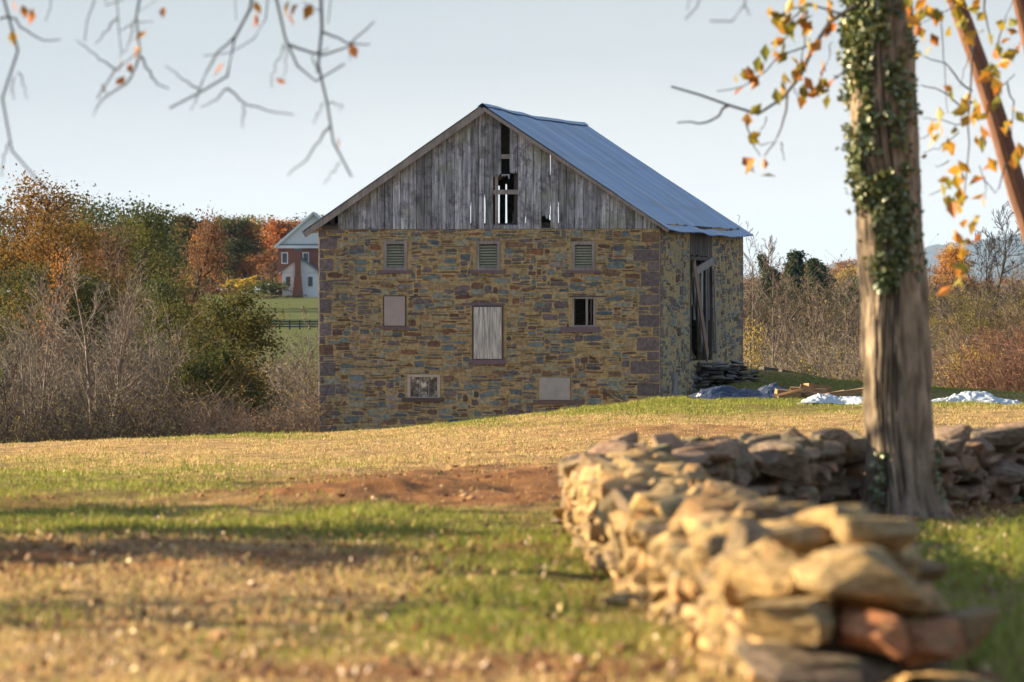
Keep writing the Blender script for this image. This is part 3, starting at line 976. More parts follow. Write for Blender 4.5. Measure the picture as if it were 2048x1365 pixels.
    sof = LB()
    for (ua, za, ub, zb2) in [(uL + .03, zL, u_ap, z_ap), (u_ap, z_ap, uR - .03, zR)]:
        sof.beam((ua, -.10, za - .055), (ub, -.10, zb2 - .055), .30, .03)
    sof.build('soffit', M['dark_timber'], roof)

    # ---- windows, hatches and doors
    SILL = plain('purple_sandstone', (.125, .095, .125), .85, .3, 7, .4, .02)
    FRAME = M['grey_timber']

    def ring(r, wd, w0, w1, top=None, bottom=None):
        a, b, c, d = r; mb = LB()
        tp = wd if top is None else top; bt = wd if bottom is None else bottom
        mb.box((a - .01, w0, c), (a + wd, w1, d)); mb.box((b - wd, w0, c), (b + .01, w1, d))
        mb.box((a + wd, w0 + .004, d - tp), (b - wd, w1, d + .01))
        if bt: mb.box((a + wd, w0 + .004, c), (b - wd, w1, c + bt))
        return mb
    for r in louv:
        fr = ring(r, .095, -.035, .09).build('louvered_window', FRAME, B)
        s = LB(); a, b, c, d = r; k = 8
        for i in range(k):
            z = c + .10 + (d - c - .22) * (i + .5) / k
            s.beam((a + .095, .05, z), (b - .095, .05, z), .10, .018, up=(0, -.55, .8), a=rng.random())
        s.build('louver_slats', plain('mossy_slat', (.27, .29, .24), .85, .4, 9), fr)
        LB().box((a + .095, .14, c), (b - .095, .16, d)).build('backing', M['dark_timber'], fr)
        LB().box((a - .2, -.05, c - .095), (b + .18, .1, c - .002)).build('sill', SILL, fr)
    a, b, c, d = rboard
    m, nt, out = mat('faded_pink_board'); n = noise_node(nt, 4, 5, .6); n2 = noise_node(nt, 9, 4, .7, mapping=(1, 1, .3))
    cc = mixc(nt, n, (.23, .205, .21), (.35, .32, .325)); cc = mixc(nt, maprange(nt, n2, .62, .75, 0, .7), cc, (.10, .07, .07))
    finish(nt, out, cc, .8, n, .2, .01, .2)
    sh = LB().box((a + .03, -.03, c + .02), (b - .03, .0, d - .02)).build('boarded_window', m, B)
    ring(rboard, .03, -.02, .03).build('frame', M['dark_timber'], sh)
    LB().box((a - .12, -.045, c - .10), (b + .1, .1, c - .002)).build('sill', SILL, sh)
    a, b, c, d = rdoor
    m, nt, out = mat('weathered_white_door'); tcn = nt.nodes.new('ShaderNodeTexCoord').outputs['Object']
    n = noise_node(nt, 4, 6, .65, mapping=(4, 4, .35)); n2 = noise_node(nt, 1.3, 3, .5)
    cc = ramp(nt, [(.3, (.16, .17, .18)), (.5, (.38, .39, .40)), (.68, (.66, .66, .64))], n).outputs[0]
    cc = mixc(nt, maprange(nt, n2, .55, .75, 0, .4), cc, (.33, .25, .15))
    finish(nt, out, cc, .6, n, .5, .01, .3)
    dm = LB(); k = 44; us = np.linspace(a + .05, b - .035, k); wv = -.055 + .014 * np.sin(np.arange(k) * PI * .5)
    V = np.concatenate([np.stack([us, wv, np.full(k, c + .03)], -1), np.stack([us, wv, np.full(k, d - .04)], -1)])
    q = np.stack([np.arange(k - 1), np.arange(1, k), np.arange(1, k) + k, np.arange(k - 1) + k], -1)
    dm.add(V, q); dm.box((a + .05, -.03, c + .03), (b - .035, 0, d - .04))
    dr = dm.build('hatch_door', m, B)
    ring(rdoor, .05, -.05, .06, .05, 0).build('frame', M['dark_timber'], dr)
    LB().box((a - .06, -.07, c - .15), (b + .08, .1, c + .01)).build('sill', SILL, dr)
    LB().box((a - .35, -.03, d + .012), (b + .05, .06, d + .085)).build('lintel', SILL, dr)
    fr = ring(ropen, .05, -.02, .06).build('open_window', FRAME, B)
    a, b, c, d = ropen; um = facade(1173.5, 620)[0]
    LB().box((um - .035, .0, c + .05), (um + .035, .05, d - .05)).build('mullion', FRAME, fr)
    LB().box((um + .12, .01, c + .05), (um + .16, .05, d - .05)).build('mullion', M['dark_timber'], fr)
    LB().box((a - .4, -.05, c - .17), (b + .16, .1, c - .004)).build('sill', SILL, fr)
    LB().box((a - .1, -.03, d + .012), (b + .35, .06, d + .05)).build('lintel', M['dark_timber'], fr)
    fr = ring(rlow, .085, -.035, .08, .075, .03).build('cellar_window', plain('pale_frame', (.36, .33, .30), .85, .4, 8), B)
    a, b, c, d = rlow
    m, nt, out = mat('dirty_pane_glare'); n = noise_node(nt, 4.5, 4, .65)
    finish(nt, out, ramp(nt, [(.42, (.025, .025, .03)), (.56, (.12, .115, .11)), (.66, (.50, .48, .45))], n).outputs[0], .25, None, spec=.5)  # pale blotches are whitish reflections painted onto the dirty dark glass
    LB().box((a + .08, .03, c + .03), (b - .08, .035, d - .07)).build('pane', m, fr)
    for f in (.35, .68):
        LB().box((a + .08 + (b - a - .16) * f - .015, .005, c + .03), (a + .08 + (b - a - .16) * f + .015, .026, d - .075)).build('glazing_bar', FRAME, fr)
    LB().box((a - .18, -.11, c - .13), (b + .12, .1, c - .002)).build('sill', plain('brown_timber', (.07, .05, .052)), fr)
    a, b, c, d = rpan
    sh = LB().box((a + .01, -.035, c + .01), (b - .01, 0, d - .005)).build('boarded_cellar_window', plain('grey_panel', (.27, .28, .29), .8, .35, 4, .2), B)
    LB().box((a - .18, -.05, c - .13), (b + .42, .1, c - .002)).build('sill', plain('brown_stone', (.10, .075, .075)), sh)
    # small iron stain and anchor plates
    # ---- side doorway
    hd = LB()
    nb = 9
    for i in range(nb):
        p, q = w0 + (w1 - w0) * i / nb + .02, w0 + (w1 - w0) * (i + 1) / nb - .02
        hd.box((BW - .02, p, dh + rng.uniform(-.05, .05)), (BW + .012, q, zs - .02), rng.random())
    hd.build('door_header', M['dark_timber'], B)
    fr = LB(); fr.box((BW - .3, w0, dz0), (BW + .02, w0 + .18, dh)); fr.box((BW - .3, w1 - .18, dz0), (BW + .02, w1, dh)); fr.box((BW - .3, w0 + .18, dh - .12), (BW + .03, w1 - .18, dh - .005))
    fr.build('door_frame', M['dark_timber'], B)
    S_ = lambda x, y: np.array([BW + .03, *side(x, y)])
    dd = LB()
    for x, y0, y1, wd in [(1421, 516, 640, .42), (1416, 522, 700, .3), (1408, 527, 704, .42), (1401, 531, 652, .36), (1394, 536, 640, .34), (1388, 541, 610, .3)]:
        p, q = S_(x, y0), S_(x + (2 if x > 1410 else -1), y1)
        dd.beam(p - [.10, 0, 0], q - [.10, 0, 0], .03, wd, up=(0, 1, 0), a=rng.random())
    dr = dd.build('broken_door', M['grey_timber'], B)
    LB().beam(S_(1381, 547) + [.05, 0, 0], S_(1423, 521) + [.05, 0, 0], .05, .26).build('brace', M['grey_timber'], dr)
    LB().beam(S_(1381, 525) + [.08, 0, 0], S_(1410, 715) + [.06, 0, 0], .05, .45, up=(0, 1, 0)).build('loose_plank', M['old_plank'], dr)
    LB().beam(S_(1422, 540) + [.08, 0, 0], S_(1428, 705) + [.06, 0, 0], .05, .30, up=(0, 1, 0)).build('loose_plank', M['grey_timber'], dr)
    bl = LB()
    for x in (1385, 1391, 1397, 1403):
        bl.beam(S_(x, 640) - [1.0, 0, 0], S_(x + 3, 718) - [.3, 0, 0], .05, .2, up=(0, 1, 0), a=rng.random())
    bl.build('fallen_boards', M['old_plank'], dr)
    a_, b_ = side(1344, 745), side(1352, 797)
    LB().box((BW, a_[0], b_[1]), (BW + .07, b_[0], a_[1])).build('patch_board', M['grey_timber'], B)
    return B
# ------------------------------------------------------------------ dry stone walls
def _ico(sub):
    bm = bmesh.new(); bmesh.ops.create_icosphere(bm, subdivisions=sub, radius=1)
    bm.verts.ensure_lookup_table()
    v = np.array([q.co[:] for q in bm.verts]); f = np.array([[x.index for x in p.verts] for p in bm.faces]); bm.free()
    return v, f


ICO3 = _ico(3); ICO2 = _ico(2)


def rock_verts(rng, base, boxy=.25, planes=9):
    """A broken fieldstone: a rough block with chipped corners and a grainy skin."""
    v = base.copy()
    v = np.sign(v) * np.abs(v) ** boxy
    sh = rng.normal(0, .14, (3, 3)); np.fill_diagonal(sh, 1)
    v = v @ sh
    v[:, 0] *= 1 + .18 * rng.normal() * v[:, 2]; v[:, 2] *= 1 + .22 * rng.normal() * v[:, 0]
    for _ in range(planes):
        n = rng.choice([-1, 1], 3) * rng.uniform(.25, 1, 3); n /= np.linalg.norm(n)
        c = rng.uniform(.72, 1.25)
        d = v @ n - c
        v = v - n * np.maximum(d, 0)[:, None]
    ph = rng.uniform(0, 50, 3)
    nz = (fbm(v[:, 0] * 2.6 + ph[0], v[:, 1] * 2.6 + v[:, 2] * 2.1 + ph[1], int(ph[2]), 4) - .5)
    v = v * (1 + .13 * nz)[:, None]
    return v / np.abs(v).max(0)


def stone_mat(name, stops):
    m, nt, out = mat(name)
    oi = nt.nodes.new('ShaderNodeObjectInfo')
    s = nt.nodes.new('ShaderNodeMath'); s.operation = 'ADD'; nt.links.new(oi.outputs['Random'], s.inputs[0]); nt.links.new(attr(nt), s.inputs[1])
    fr = nt.nodes.new('ShaderNodeMath'); fr.operation = 'FRACT'; nt.links.new(s.outputs[0], fr.inputs[0])
    c = ramp(nt, stops, fr.outputs[0]).outputs[0]
    n = noise_node(nt, 5, 6, .65); n2 = noise_node(nt, 1.7, 4, .6)
    c = mixc(nt, maprange(nt, n2, .5, .7, 0, .5), c, (.13, .14, .075))
    hv = N(nt, 'ShaderNodeHueSaturation'); nt.links.new(c, hv.inputs['Color']); nt.links.new(maprange(nt, n, .3, .7, .4, 1.55), hv.inputs['Value'])
    finish(nt, out, hv.outputs[0], .9, noise_node(nt, 6, 7, .7), .6, .04, .15)
    return m


def wall_course(rng, path, hgt, half, dens=1.0):
    """Stone placements (centre, half size, yaw, tilt) of a dry wall along path [(x, y), ...]."""
    path = np.array(path, float)
    P = resample(np.c_[path, np.zeros(len(path))], 200)[:, :2]
    seg = np.r_[0, np.cumsum(np.linalg.norm(np.diff(P, axis=0), axis=1))]
    out = []
    for side_ in (-1, 1):
        z = 0.
        while z < hgt - .04:
            ch = rng.uniform(.08, .165)
            s = rng.uniform(0, .2)
            while s < seg[-1]:
                L = rng.uniform(.14, .42)
                m = s + L / 2
                x, y = np.interp(m, seg, P[:, 0]), np.interp(m, seg, P[:, 1])
                k = min(np.searchsorted(seg, m), len(P) - 1); t = P[k] - P[k - 1]; t /= np.linalg.norm(t)
                nrm = np.array([-t[1], t[0]])
                o = side_ * (half - rng.uniform(.12, .22))
                hh = ch * rng.uniform(.85, 1.25)
                zz = z + ch / 2 + rng.normal(0, .018)
                out.append((x + nrm[0] * o, y + nrm[1] * o, zz, L / 2 * 1.06, rng.uniform(.16, .26), hh / 2 * 1.1, math.atan2(t[1], t[0]) + rng.normal(0, .12), rng.normal(0, .09)))
                s += L * rng.uniform(.86, 1.0)
            z += ch * .93
    # rubble top
    s = 0.
    while s < seg[-1]:
        x, y = np.interp(s, seg, P[:, 0]), np.interp(s, seg, P[:, 1])
        k = min(max(1, np.searchsorted(seg, s)), len(P) - 1); t = P[k] - P[k - 1]; t /= np.linalg.norm(t)
        o = rng.uniform(-half * .75, half * .75)
        L = rng.uniform(.14, .42)
        out.append((x - t[1] * o, y + t[0] * o, hgt + rng.uniform(-.04, .08), L / 2, rng.uniform(.10, .22), rng.uniform(.05, .12), rng.random() * PI, rng.normal(0, .22)))
        s += rng.uniform(.06, .15)
    return out


def make_dry_wall(name, label, path, hgt, half, material, seed, extra=(), core=True):
    rng = np.random.default_rng(seed)
    pc = np.mean(np.array(path), 0)
    W = thing(name, label, 'stone wall', (pc[0], pc[1], float(gz(pc[0], pc[1]))))
    st = wall_course(rng, path, hgt, half)
    st = [(s[0], s[1], float(gz(s[0], s[1])) + s[2], *s[3:]) for s in st]
    st = [s for s in st if not any((s[0] - e[0]) ** 2 + (s[1] - e[1]) ** 2 < (e[3] * .8) ** 2 and s[2] > e[2] - .05 for e in extra)]
    st += list(extra)
    # how large each one shows: nearest, biggest, on the visible side
    def shows(s):
        d = s[1]; return (s[3] * s[5]) / d ** 2 * (3 if s in extra else 1)
    st.sort(key=shows, reverse=True)
    protos = [rock_verts(rng, ICO3[0], rng.uniform(.16, .34)) for _ in range(16)]
    protos2 = [rock_verts(rng, ICO2[0], rng.uniform(.16, .34)) for _ in range(16)]
    meshes = []
    for p in protos:
        mb = MB(); mb.add(p, t=ICO3[1], a=0.); me = mb.data('stone'); me.materials.append(material); meshes.append(me)
    near = st[:98]
    for i, s in enumerate(near):
        me = meshes[i % 16]
        if len(s) > 8:
            me = me.copy(); me.materials.clear(); me.materials.append(s[8])
        o = bpy.data.objects.new('stone', me); col.objects.link(o)
        o.parent = W; o.matrix_parent_inverse = Matrix.Translation(-W.location)
        o.location = s[:3]; o.scale = s[3:6]; o.rotation_euler = (s[7], s[7] * .6, s[6])
    mb = MB()
    for i, s in enumerate(st[98:]):
        v = protos2[i % 16] * np.array(s[3:6])
        cy, sy = math.cos(s[6]), math.sin(s[6]); ct, stt = math.cos(s[7]), math.sin(s[7])
        v = np.stack([v[:, 0], v[:, 1] * ct - v[:, 2] * stt, v[:, 1] * stt + v[:, 2] * ct], -1)
        v = np.stack([v[:, 0] * cy - v[:, 1] * sy, v[:, 0] * sy + v[:, 1] * cy, v[:, 2]], -1) + np.array(s[:3])
        mb.add(v, t=ICO2[1], a=rng.random())
    o = mb.build('rubble', material, W); o['kind'] = 'stuff'
    # earth and small stones packed in the heart of the wall
    P = resample(np.c_[np.array(path, float), np.zeros(len(path))], 60)
    t = np.gradient(P[:, :2], axis=0); t /= np.linalg.norm(t, axis=1)[:, None]; nn = np.c_[-t[:, 1], t[:, 0]]
    zg = gz(P[:, 0], P[:, 1]); cs = []
    for (o_, h_) in ((-1, -.1), (-.85, hgt - .1), (.85, hgt - .1), (1, -.1)):
        q = P[:, :2] + nn * (half - .22) * o_; cs.append(np.c_[q, zg + h_])
    V = np.stack(cs, 1); ix = np.arange(240).reshape(60, 4)
    q = np.stack([ix[:-1, :-1], ix[1:, :-1], ix[1:, 1:], ix[:-1, 1:]], -1).reshape(-1, 4)
    mb = MB(); mb.add(V.reshape(-1, 3), q); mb.add(V[0], [(0, 1, 2, 3)]); mb.build('packing', plain('wall_packing', (.05, .04, .032)), W)
    return W


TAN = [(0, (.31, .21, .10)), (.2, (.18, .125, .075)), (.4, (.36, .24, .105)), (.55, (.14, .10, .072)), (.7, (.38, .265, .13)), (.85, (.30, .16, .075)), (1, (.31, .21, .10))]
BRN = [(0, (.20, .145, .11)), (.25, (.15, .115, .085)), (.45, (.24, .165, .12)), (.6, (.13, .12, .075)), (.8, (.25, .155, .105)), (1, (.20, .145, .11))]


def build_walls():
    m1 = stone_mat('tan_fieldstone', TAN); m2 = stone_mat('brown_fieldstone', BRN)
    d0 = 22.3

    def big(px, py, d, wpx, hpx, depth=.3, yaw=0., tilt=0., mt=None):
        p = at(px, py, d); k = d / F / 2
        return (p[0], p[1] + depth * .8, p[2], wpx * k, depth, hpx * k, yaw, tilt) + ((mt,) if mt else ())
    mo = stone_mat('orange_fieldstone', [(0, (.36, .15, .07)), (.5, (.30, .14, .07)), (1, (.36, .15, .07))])
    ms_ = stone_mat('slab_stone', [(0, (.36, .245, .11)), (.5, (.29, .20, .10)), (1, (.36, .245, .11))]); md = stone_mat('dark_slab', [(0, (.10, .075, .06)), (1, (.12, .09, .07))])
    # the large stones of the near end, as laid in the photograph
    ends = [big(1660, 1350, 22.0, 350, 110, .34, .03, 0., md), big(1890, 1400, 22.3, 190, 110, .3, .3),
            big(1590, 1245, 22.1, 210, 90, .34, -.05, 0., ms_), big(1745, 1268, 22.0, 140, 88, .3, .1, .05, mo), big(1868, 1290, 22.1, 120, 92, .26, -.2, .1, mo), big(1925, 1270, 22.5, 90, 110, .25, .5),
            big(1770, 1205, 22.5, 260, 56, .34, 0), big(1705, 1150, 22.2, 310, 112, .36, .02, .04, ms_), big(1555, 1165, 22.5, 130, 90, .3, .5),
            big(1760, 1075, 22.7, 190, 86, .30, .1, -.1, ms_), big(1620, 1085, 22.8, 150, 70, .28, -.3, .1), big(1690, 1040, 23.4, 150, 60, .25, .4)]
    x0 = (1690 - CX) / F * 22
    near_path = [((1700 - CX) / F * 22.6, 22.7), ((1560 - CX) / F * 26, 26), ((1420 - CX) / F * 31, 31), ((1310 - CX) / F * 37, 37), ((1225 - CX) / F * 43, 43)]
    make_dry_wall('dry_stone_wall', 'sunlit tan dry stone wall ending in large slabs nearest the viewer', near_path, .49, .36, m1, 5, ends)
    # orange stones at the foot of the near end
    c = near_path[-1]

    def bigb(px, py, d, wpx, hpx, depth=.3, yaw=0., tilt=0.):
        p = at(px, py, d); k = d / F / 2
        return (p[0], p[1], p[2], wpx * k, depth, hpx * k, yaw, tilt)
    caps = [bigb(1245, 903, 43.2, 150, 40, .35), bigb(1400, 905, 45, 180, 46, .32, .1), bigb(1545, 915, 46.5, 170, 105, .34, .2, .1), bigb(1480, 925, 46, 110, 80, .3),
            bigb(1690, 905, 49.5, 190, 64, .34, .1), bigb(1680, 970, 49.3, 120, 60, .3), bigb(1990, 880, 54.5, 130, 60, .34, .2), bigb(1900, 880, 53.8, 90, 64, .3),
            bigb(2010, 945, 54.2, 150, 44, .3, 0, .3), bigb(1925, 940, 53.8, 84, 60, .3), bigb(1955, 900, 54, 80, 56, .28), bigb(2040, 870, 55.5, 120, 60, .3)]
    back_path = [(c[0] - .1, c[1] + .35), ((1420 - CX) / F * 46, 46), ((1620 - CX) / F * 49.5, 49.5), ((1800 - CX) / F * 52.5, 52.5), ((2048 - CX) / F * 56, 56), (6.8, 59), (9.5, 63)]
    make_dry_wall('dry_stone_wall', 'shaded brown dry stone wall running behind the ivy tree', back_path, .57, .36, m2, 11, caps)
    rng = np.random.default_rng(14)
    v = rock_verts(rng, ICO3[0], .3)
    for px, py, d, wd, hh, lab in [(1960, 1300, 22.9, 70, 90, 'reddish stone lying in the grass at the slab end of the dry wall'),
                                    (1250, 1190, 30.5, 100, 44, 'flat tan stone lying in grass along the sunlit dry wall')]:
        mb = MB(); mb.add(v, t=ICO3[1], a=.1)
        o = mb.build('field_stone', mo if px > 1500 else m1); x = (px - CX) / F * d
        o.location = (x, d, float(gz(x, d)) + hh * d / F * .3); o.scale = (wd * d / F / 2, .16, hh * d / F / 2); o.rotation_euler = (0, .15, .4)
        tag(o, lab, 'stone')


# ------------------------------------------------------------------ ramp, tarps, timber beside the barn
def build_yard():
    rng = np.random.default_rng(77)
    # ledge-stone retaining wall of the bank below the doorway
    m, nt, out = mat('ledge_stone')
    n = noise_node(nt, 4, 6, .65)
    c = ramp(nt, [(0, (.055, .055, .06)), (.5, (.10, .095, .085)), (1, (.15, .14, .12))], attr(nt)).outputs[0]
    hv = N(nt, 'ShaderNodeHueSaturation'); nt.links.new(c, hv.inputs['Color']); nt.links.new(maprange(nt, n, .25, .75, .55, 1.6), hv.inputs['Value'])
    finish(nt, out, hv.outputs[0], .9, n, .6, .04, .2)
    p0 = lw([(BW + .05, side(1376, 760)[0], 0)])[0]
    W = thing('retaining_wall', 'dark stacked ledge stone retaining wall below the open barn door', 'stone wall', (p0[0] + .8, p0[1], float(gz(p0[0] + .8, p0[1]))))
    mb = MB(); capm = MB()
    for layer in range(11):
        py = 790 - layer * 6.4
        x1 = np.interp(py, [722, 735, 755, 775, 795], [1462, 1486, 1512, 1516, 1505])
        px = 1372.
        while px < x1:
            wd = rng.uniform(14, 40); d = 191.0 + layer * .06 + (px - 1374) * .012 + rng.normal(0, .10)
            P = at(px + wd / 2, py + rng.normal(0, 1), d); k = d / F / 2
            v = rock_verts(rng, ICO2[0], .22, 6) * np.array([wd * k * 1.02, rng.uniform(.3, .5), rng.uniform(.05, .085)])
            a = rng.normal(0, .06); v = np.c_[v[:, 0] * math.cos(a) - v[:, 2] * math.sin(a), v[:, 1], v[:, 0] * math.sin(a) + v[:, 2] * math.cos(a)]
            (capm if layer > 8 and rng.random() < .8 else mb).add(v + P, t=ICO2[1], a=rng.random())
            px += wd * .95
    mb.build('stonework', m, W)
    capm.build('cap_stones', plain('pale_ledge', (.17, .16, .145), .9, .4, 4, .5, .03), W)
    # fill behind it
    f = MB(); a, b = at(1376, 728, 192.2), at(1476, 740, 193.2)
    V = [at(1374, 735, 191.9), at(1480, 745, 193.0), at(1486, 800, 193.), at(1374, 800, 191.9), at(1376, 722, 194.), at(1482, 732, 195.), at(1482, 800, 195), at(1376, 800, 194.)]
    f.add(np.array(V), BOXQ); f.build('earth_fill', plain('dark_earth', (.06, .05, .035), .95, .4, 3, .6, .05), W)
    # timbers on the bank
    for i, (x0, y0, x1, y1, d, lab) in enumerate([(1522, 741, 1575, 748, 203, 'dark timber beam lying on the grass bank behind the barn'), (1560, 748, 1622, 764, 202.5, 'dark weathered beam lying lower down the grass bank')]):
        p, q = at(x0, y0, d), at(x1, y1, d + .5)
        p[2] = max(p[2], float(gz(p[0], p[1])) + .06); q[2] = max(q[2], float(gz(q[0], q[1])) + .06)
        o = MB().beam(p, q, .3, .2, jit=.015, rng=rng).build('timber_beam', M['dark_timber']); tag(o, lab, 'beam')

    def tarp(name, label, spec, material, seed, hgt, rough=1.0):
        x0, x1, y0, y1, d = spec
        n, k = 90, 46
        r = np.random.default_rng(seed)
        A = at((x0 + x1) / 2, (y0 + y1) / 2, d); L = (x1 - x0) / F * d; D = max(1.4, L * .28)
        U, Vv = np.meshgrid(np.linspace(-1, 1, n), np.linspace(-1, 1, k))
        edge = 1 + (fbm(U * 1.5 + seed, Vv * 1.5, seed, 3) - .5) * .7
        X = A[0] + U * L / 2 * edge; Y = d + Vv * D / 2 * edge
        env = np.clip(1.15 - U ** 2, 0, 1) * np.clip(1 - np.abs(Vv + .15 * np.sin(U * 4 + seed)) ** 1.5, 0, 1)
        body = .35 + .9 * np.clip(fbm(U * 1.7 + seed * 3, Vv * .8, seed + 1, 2) - .22, 0, 1)
        a_ = U * 6 + Vv * 2.2 + 1.6 * fbm(U * 2, Vv * 2, seed + 2, 2); b_ = Vv * 5 - U * 1.5 + seed
        cr = np.abs(2 * fbm(a_, b_, seed + 5, 2) - 1); cr2 = np.abs(2 * fbm(a_ * 2.3 + 7, b_ * 1.9, seed + 6, 2) - 1)
        Z = gz(X, Y) + .02 + hgt * 1.1 * env * body + rough * (.12 * (.5 - cr) + .05 * (.5 - cr2)) * np.clip(env * 3, .25, 1)
        ix = np.arange(n * k).reshape(k, n)
        q = np.stack([ix[:-1, :-1], ix[:-1, 1:], ix[1:, 1:], ix[1:, :-1]], -1).reshape(-1, 4)
        V = np.stack([X, Y, Z], -1).reshape(-1, 3)
        mb = MB(); mb.add(V, q); mb.add(V - [0, 0, .012], q[:, ::-1])
        return tag(mb.build(name, material, smooth=True), label, 'tarp')
    navy = plain('navy_tarp', (.022, .03, .065), .4, .3, 3, .2, .01, .5)
    white = plain('white_tarp', (.40, .44, .50), .5, .12, 3, .2, .01, .4)
    tarp('tarp', 'crumpled navy blue tarp lying flat beside the barn corner', (1388, 1570, 792, 808, 170.5), navy, 3, .46)
    tarp('tarp', 'bunched navy tarp piled behind the stacked lumber', (1490, 1700, 780, 806, 173.4), navy, 21, .60)
    tarp('tarp', 'white crumpled tarp lying in front of the stacked lumber', (1598, 1765, 800, 826, 161.0), white, 5, .36)
    tarp('tarp', 'long heaped white tarp on the grass behind the ivy tree', (1850, 2040, 778, 808, 173.0), white, 12, .46)
    # sawn planks dumped on the tarp
    g = 'planks piled beside the barn'
    spots = [(1548, 802, 1665, 803, 171.5, .4), (1560, 796, 1655, 797, 171.9, .35), (1552, 788, 1640, 797, 171.2, .28), (1580, 783, 1655, 786, 172.5, .3), (1600, 779, 1648, 792, 172.0, .25), (1540, 806, 1610, 786, 170.5, .3), (1660, 795, 1740, 783, 165.0, .25)]
    spots += [(1590, 790, 1668, 800, 170.6, .3), (1612, 776, 1660, 782, 172.6, .3), (1556, 806, 1600, 793, 170.0, .25), (1625, 804, 1690, 790, 169.6, .3)]
    labs = ['lowest brown plank of the lumber pile by the barn', 'second brown plank up in the lumber pile', 'tan plank tilted on the middle of the lumber pile', 'plank along the back of the lumber pile', 'short topmost plank of the lumber pile', 'pale plank leaning across the lumber pile front', 'long pale plank leaning over the white tarp', 'brown plank sloping down toward the white tarp', 'stubby plank crowning the lumber pile', 'short plank propped at the barn end of the lumber pile', 'plank crossing between lumber pile and white tarp']
    for (x0, y0, x1, y1, d, wd), lab in zip(spots, labs):
        p, q = at(x0, y0, d), at(x1, y1, d + rng.uniform(-.3, .3))
        for e in (p, q): e[2] = max(e[2], float(gz(e[0], e[1])) + .06) + .06
        tag(MB().beam(p, q, wd * 1.25, .16, jit=.012, rng=rng).build('plank', M['lumber']), lab, 'plank', g)
    # green board and a bare dead branch against the front wall
    u0, z0 = facade(893, 850); u1, z1 = facade(1012, 840)
    p, q = lw([(u0, -.22, z0)])[0], lw([(u1, -.22, z1)])[0]
    tag(MB().beam(p, q, .08, .20).build('painted_board', plain('faded_green_paint', (.06, .17, .125), .6, .3, 6)), 'faded green painted board lying along the barn foot', 'board')
    out = []; tips = []
    p = lw([(facade(1270, 812)[0], -.35, facade(1270, 806)[1])])[0]
    tgt = lw([(facade(1183, 790)[0], -.12, facade(1183, 790)[1])])[0]
    sp_ = dict(lv=2, k=[6, 3], t0=[.1, .3], ang=[30, 35], ratio=[.4, .5], rr=.6, rmin=.008, wob=.10, up=.0, taper=.4)
    grow(rng, p, tgt - p, np.linalg.norm(tgt - p), .045, 0, sp_, out, tips)
    mb = MB(); wood(mb, out)
    tag(mb.build('dead_branch', M['dark_wood']), 'bare fallen branch leaning against the foot of the barn front', 'branch')


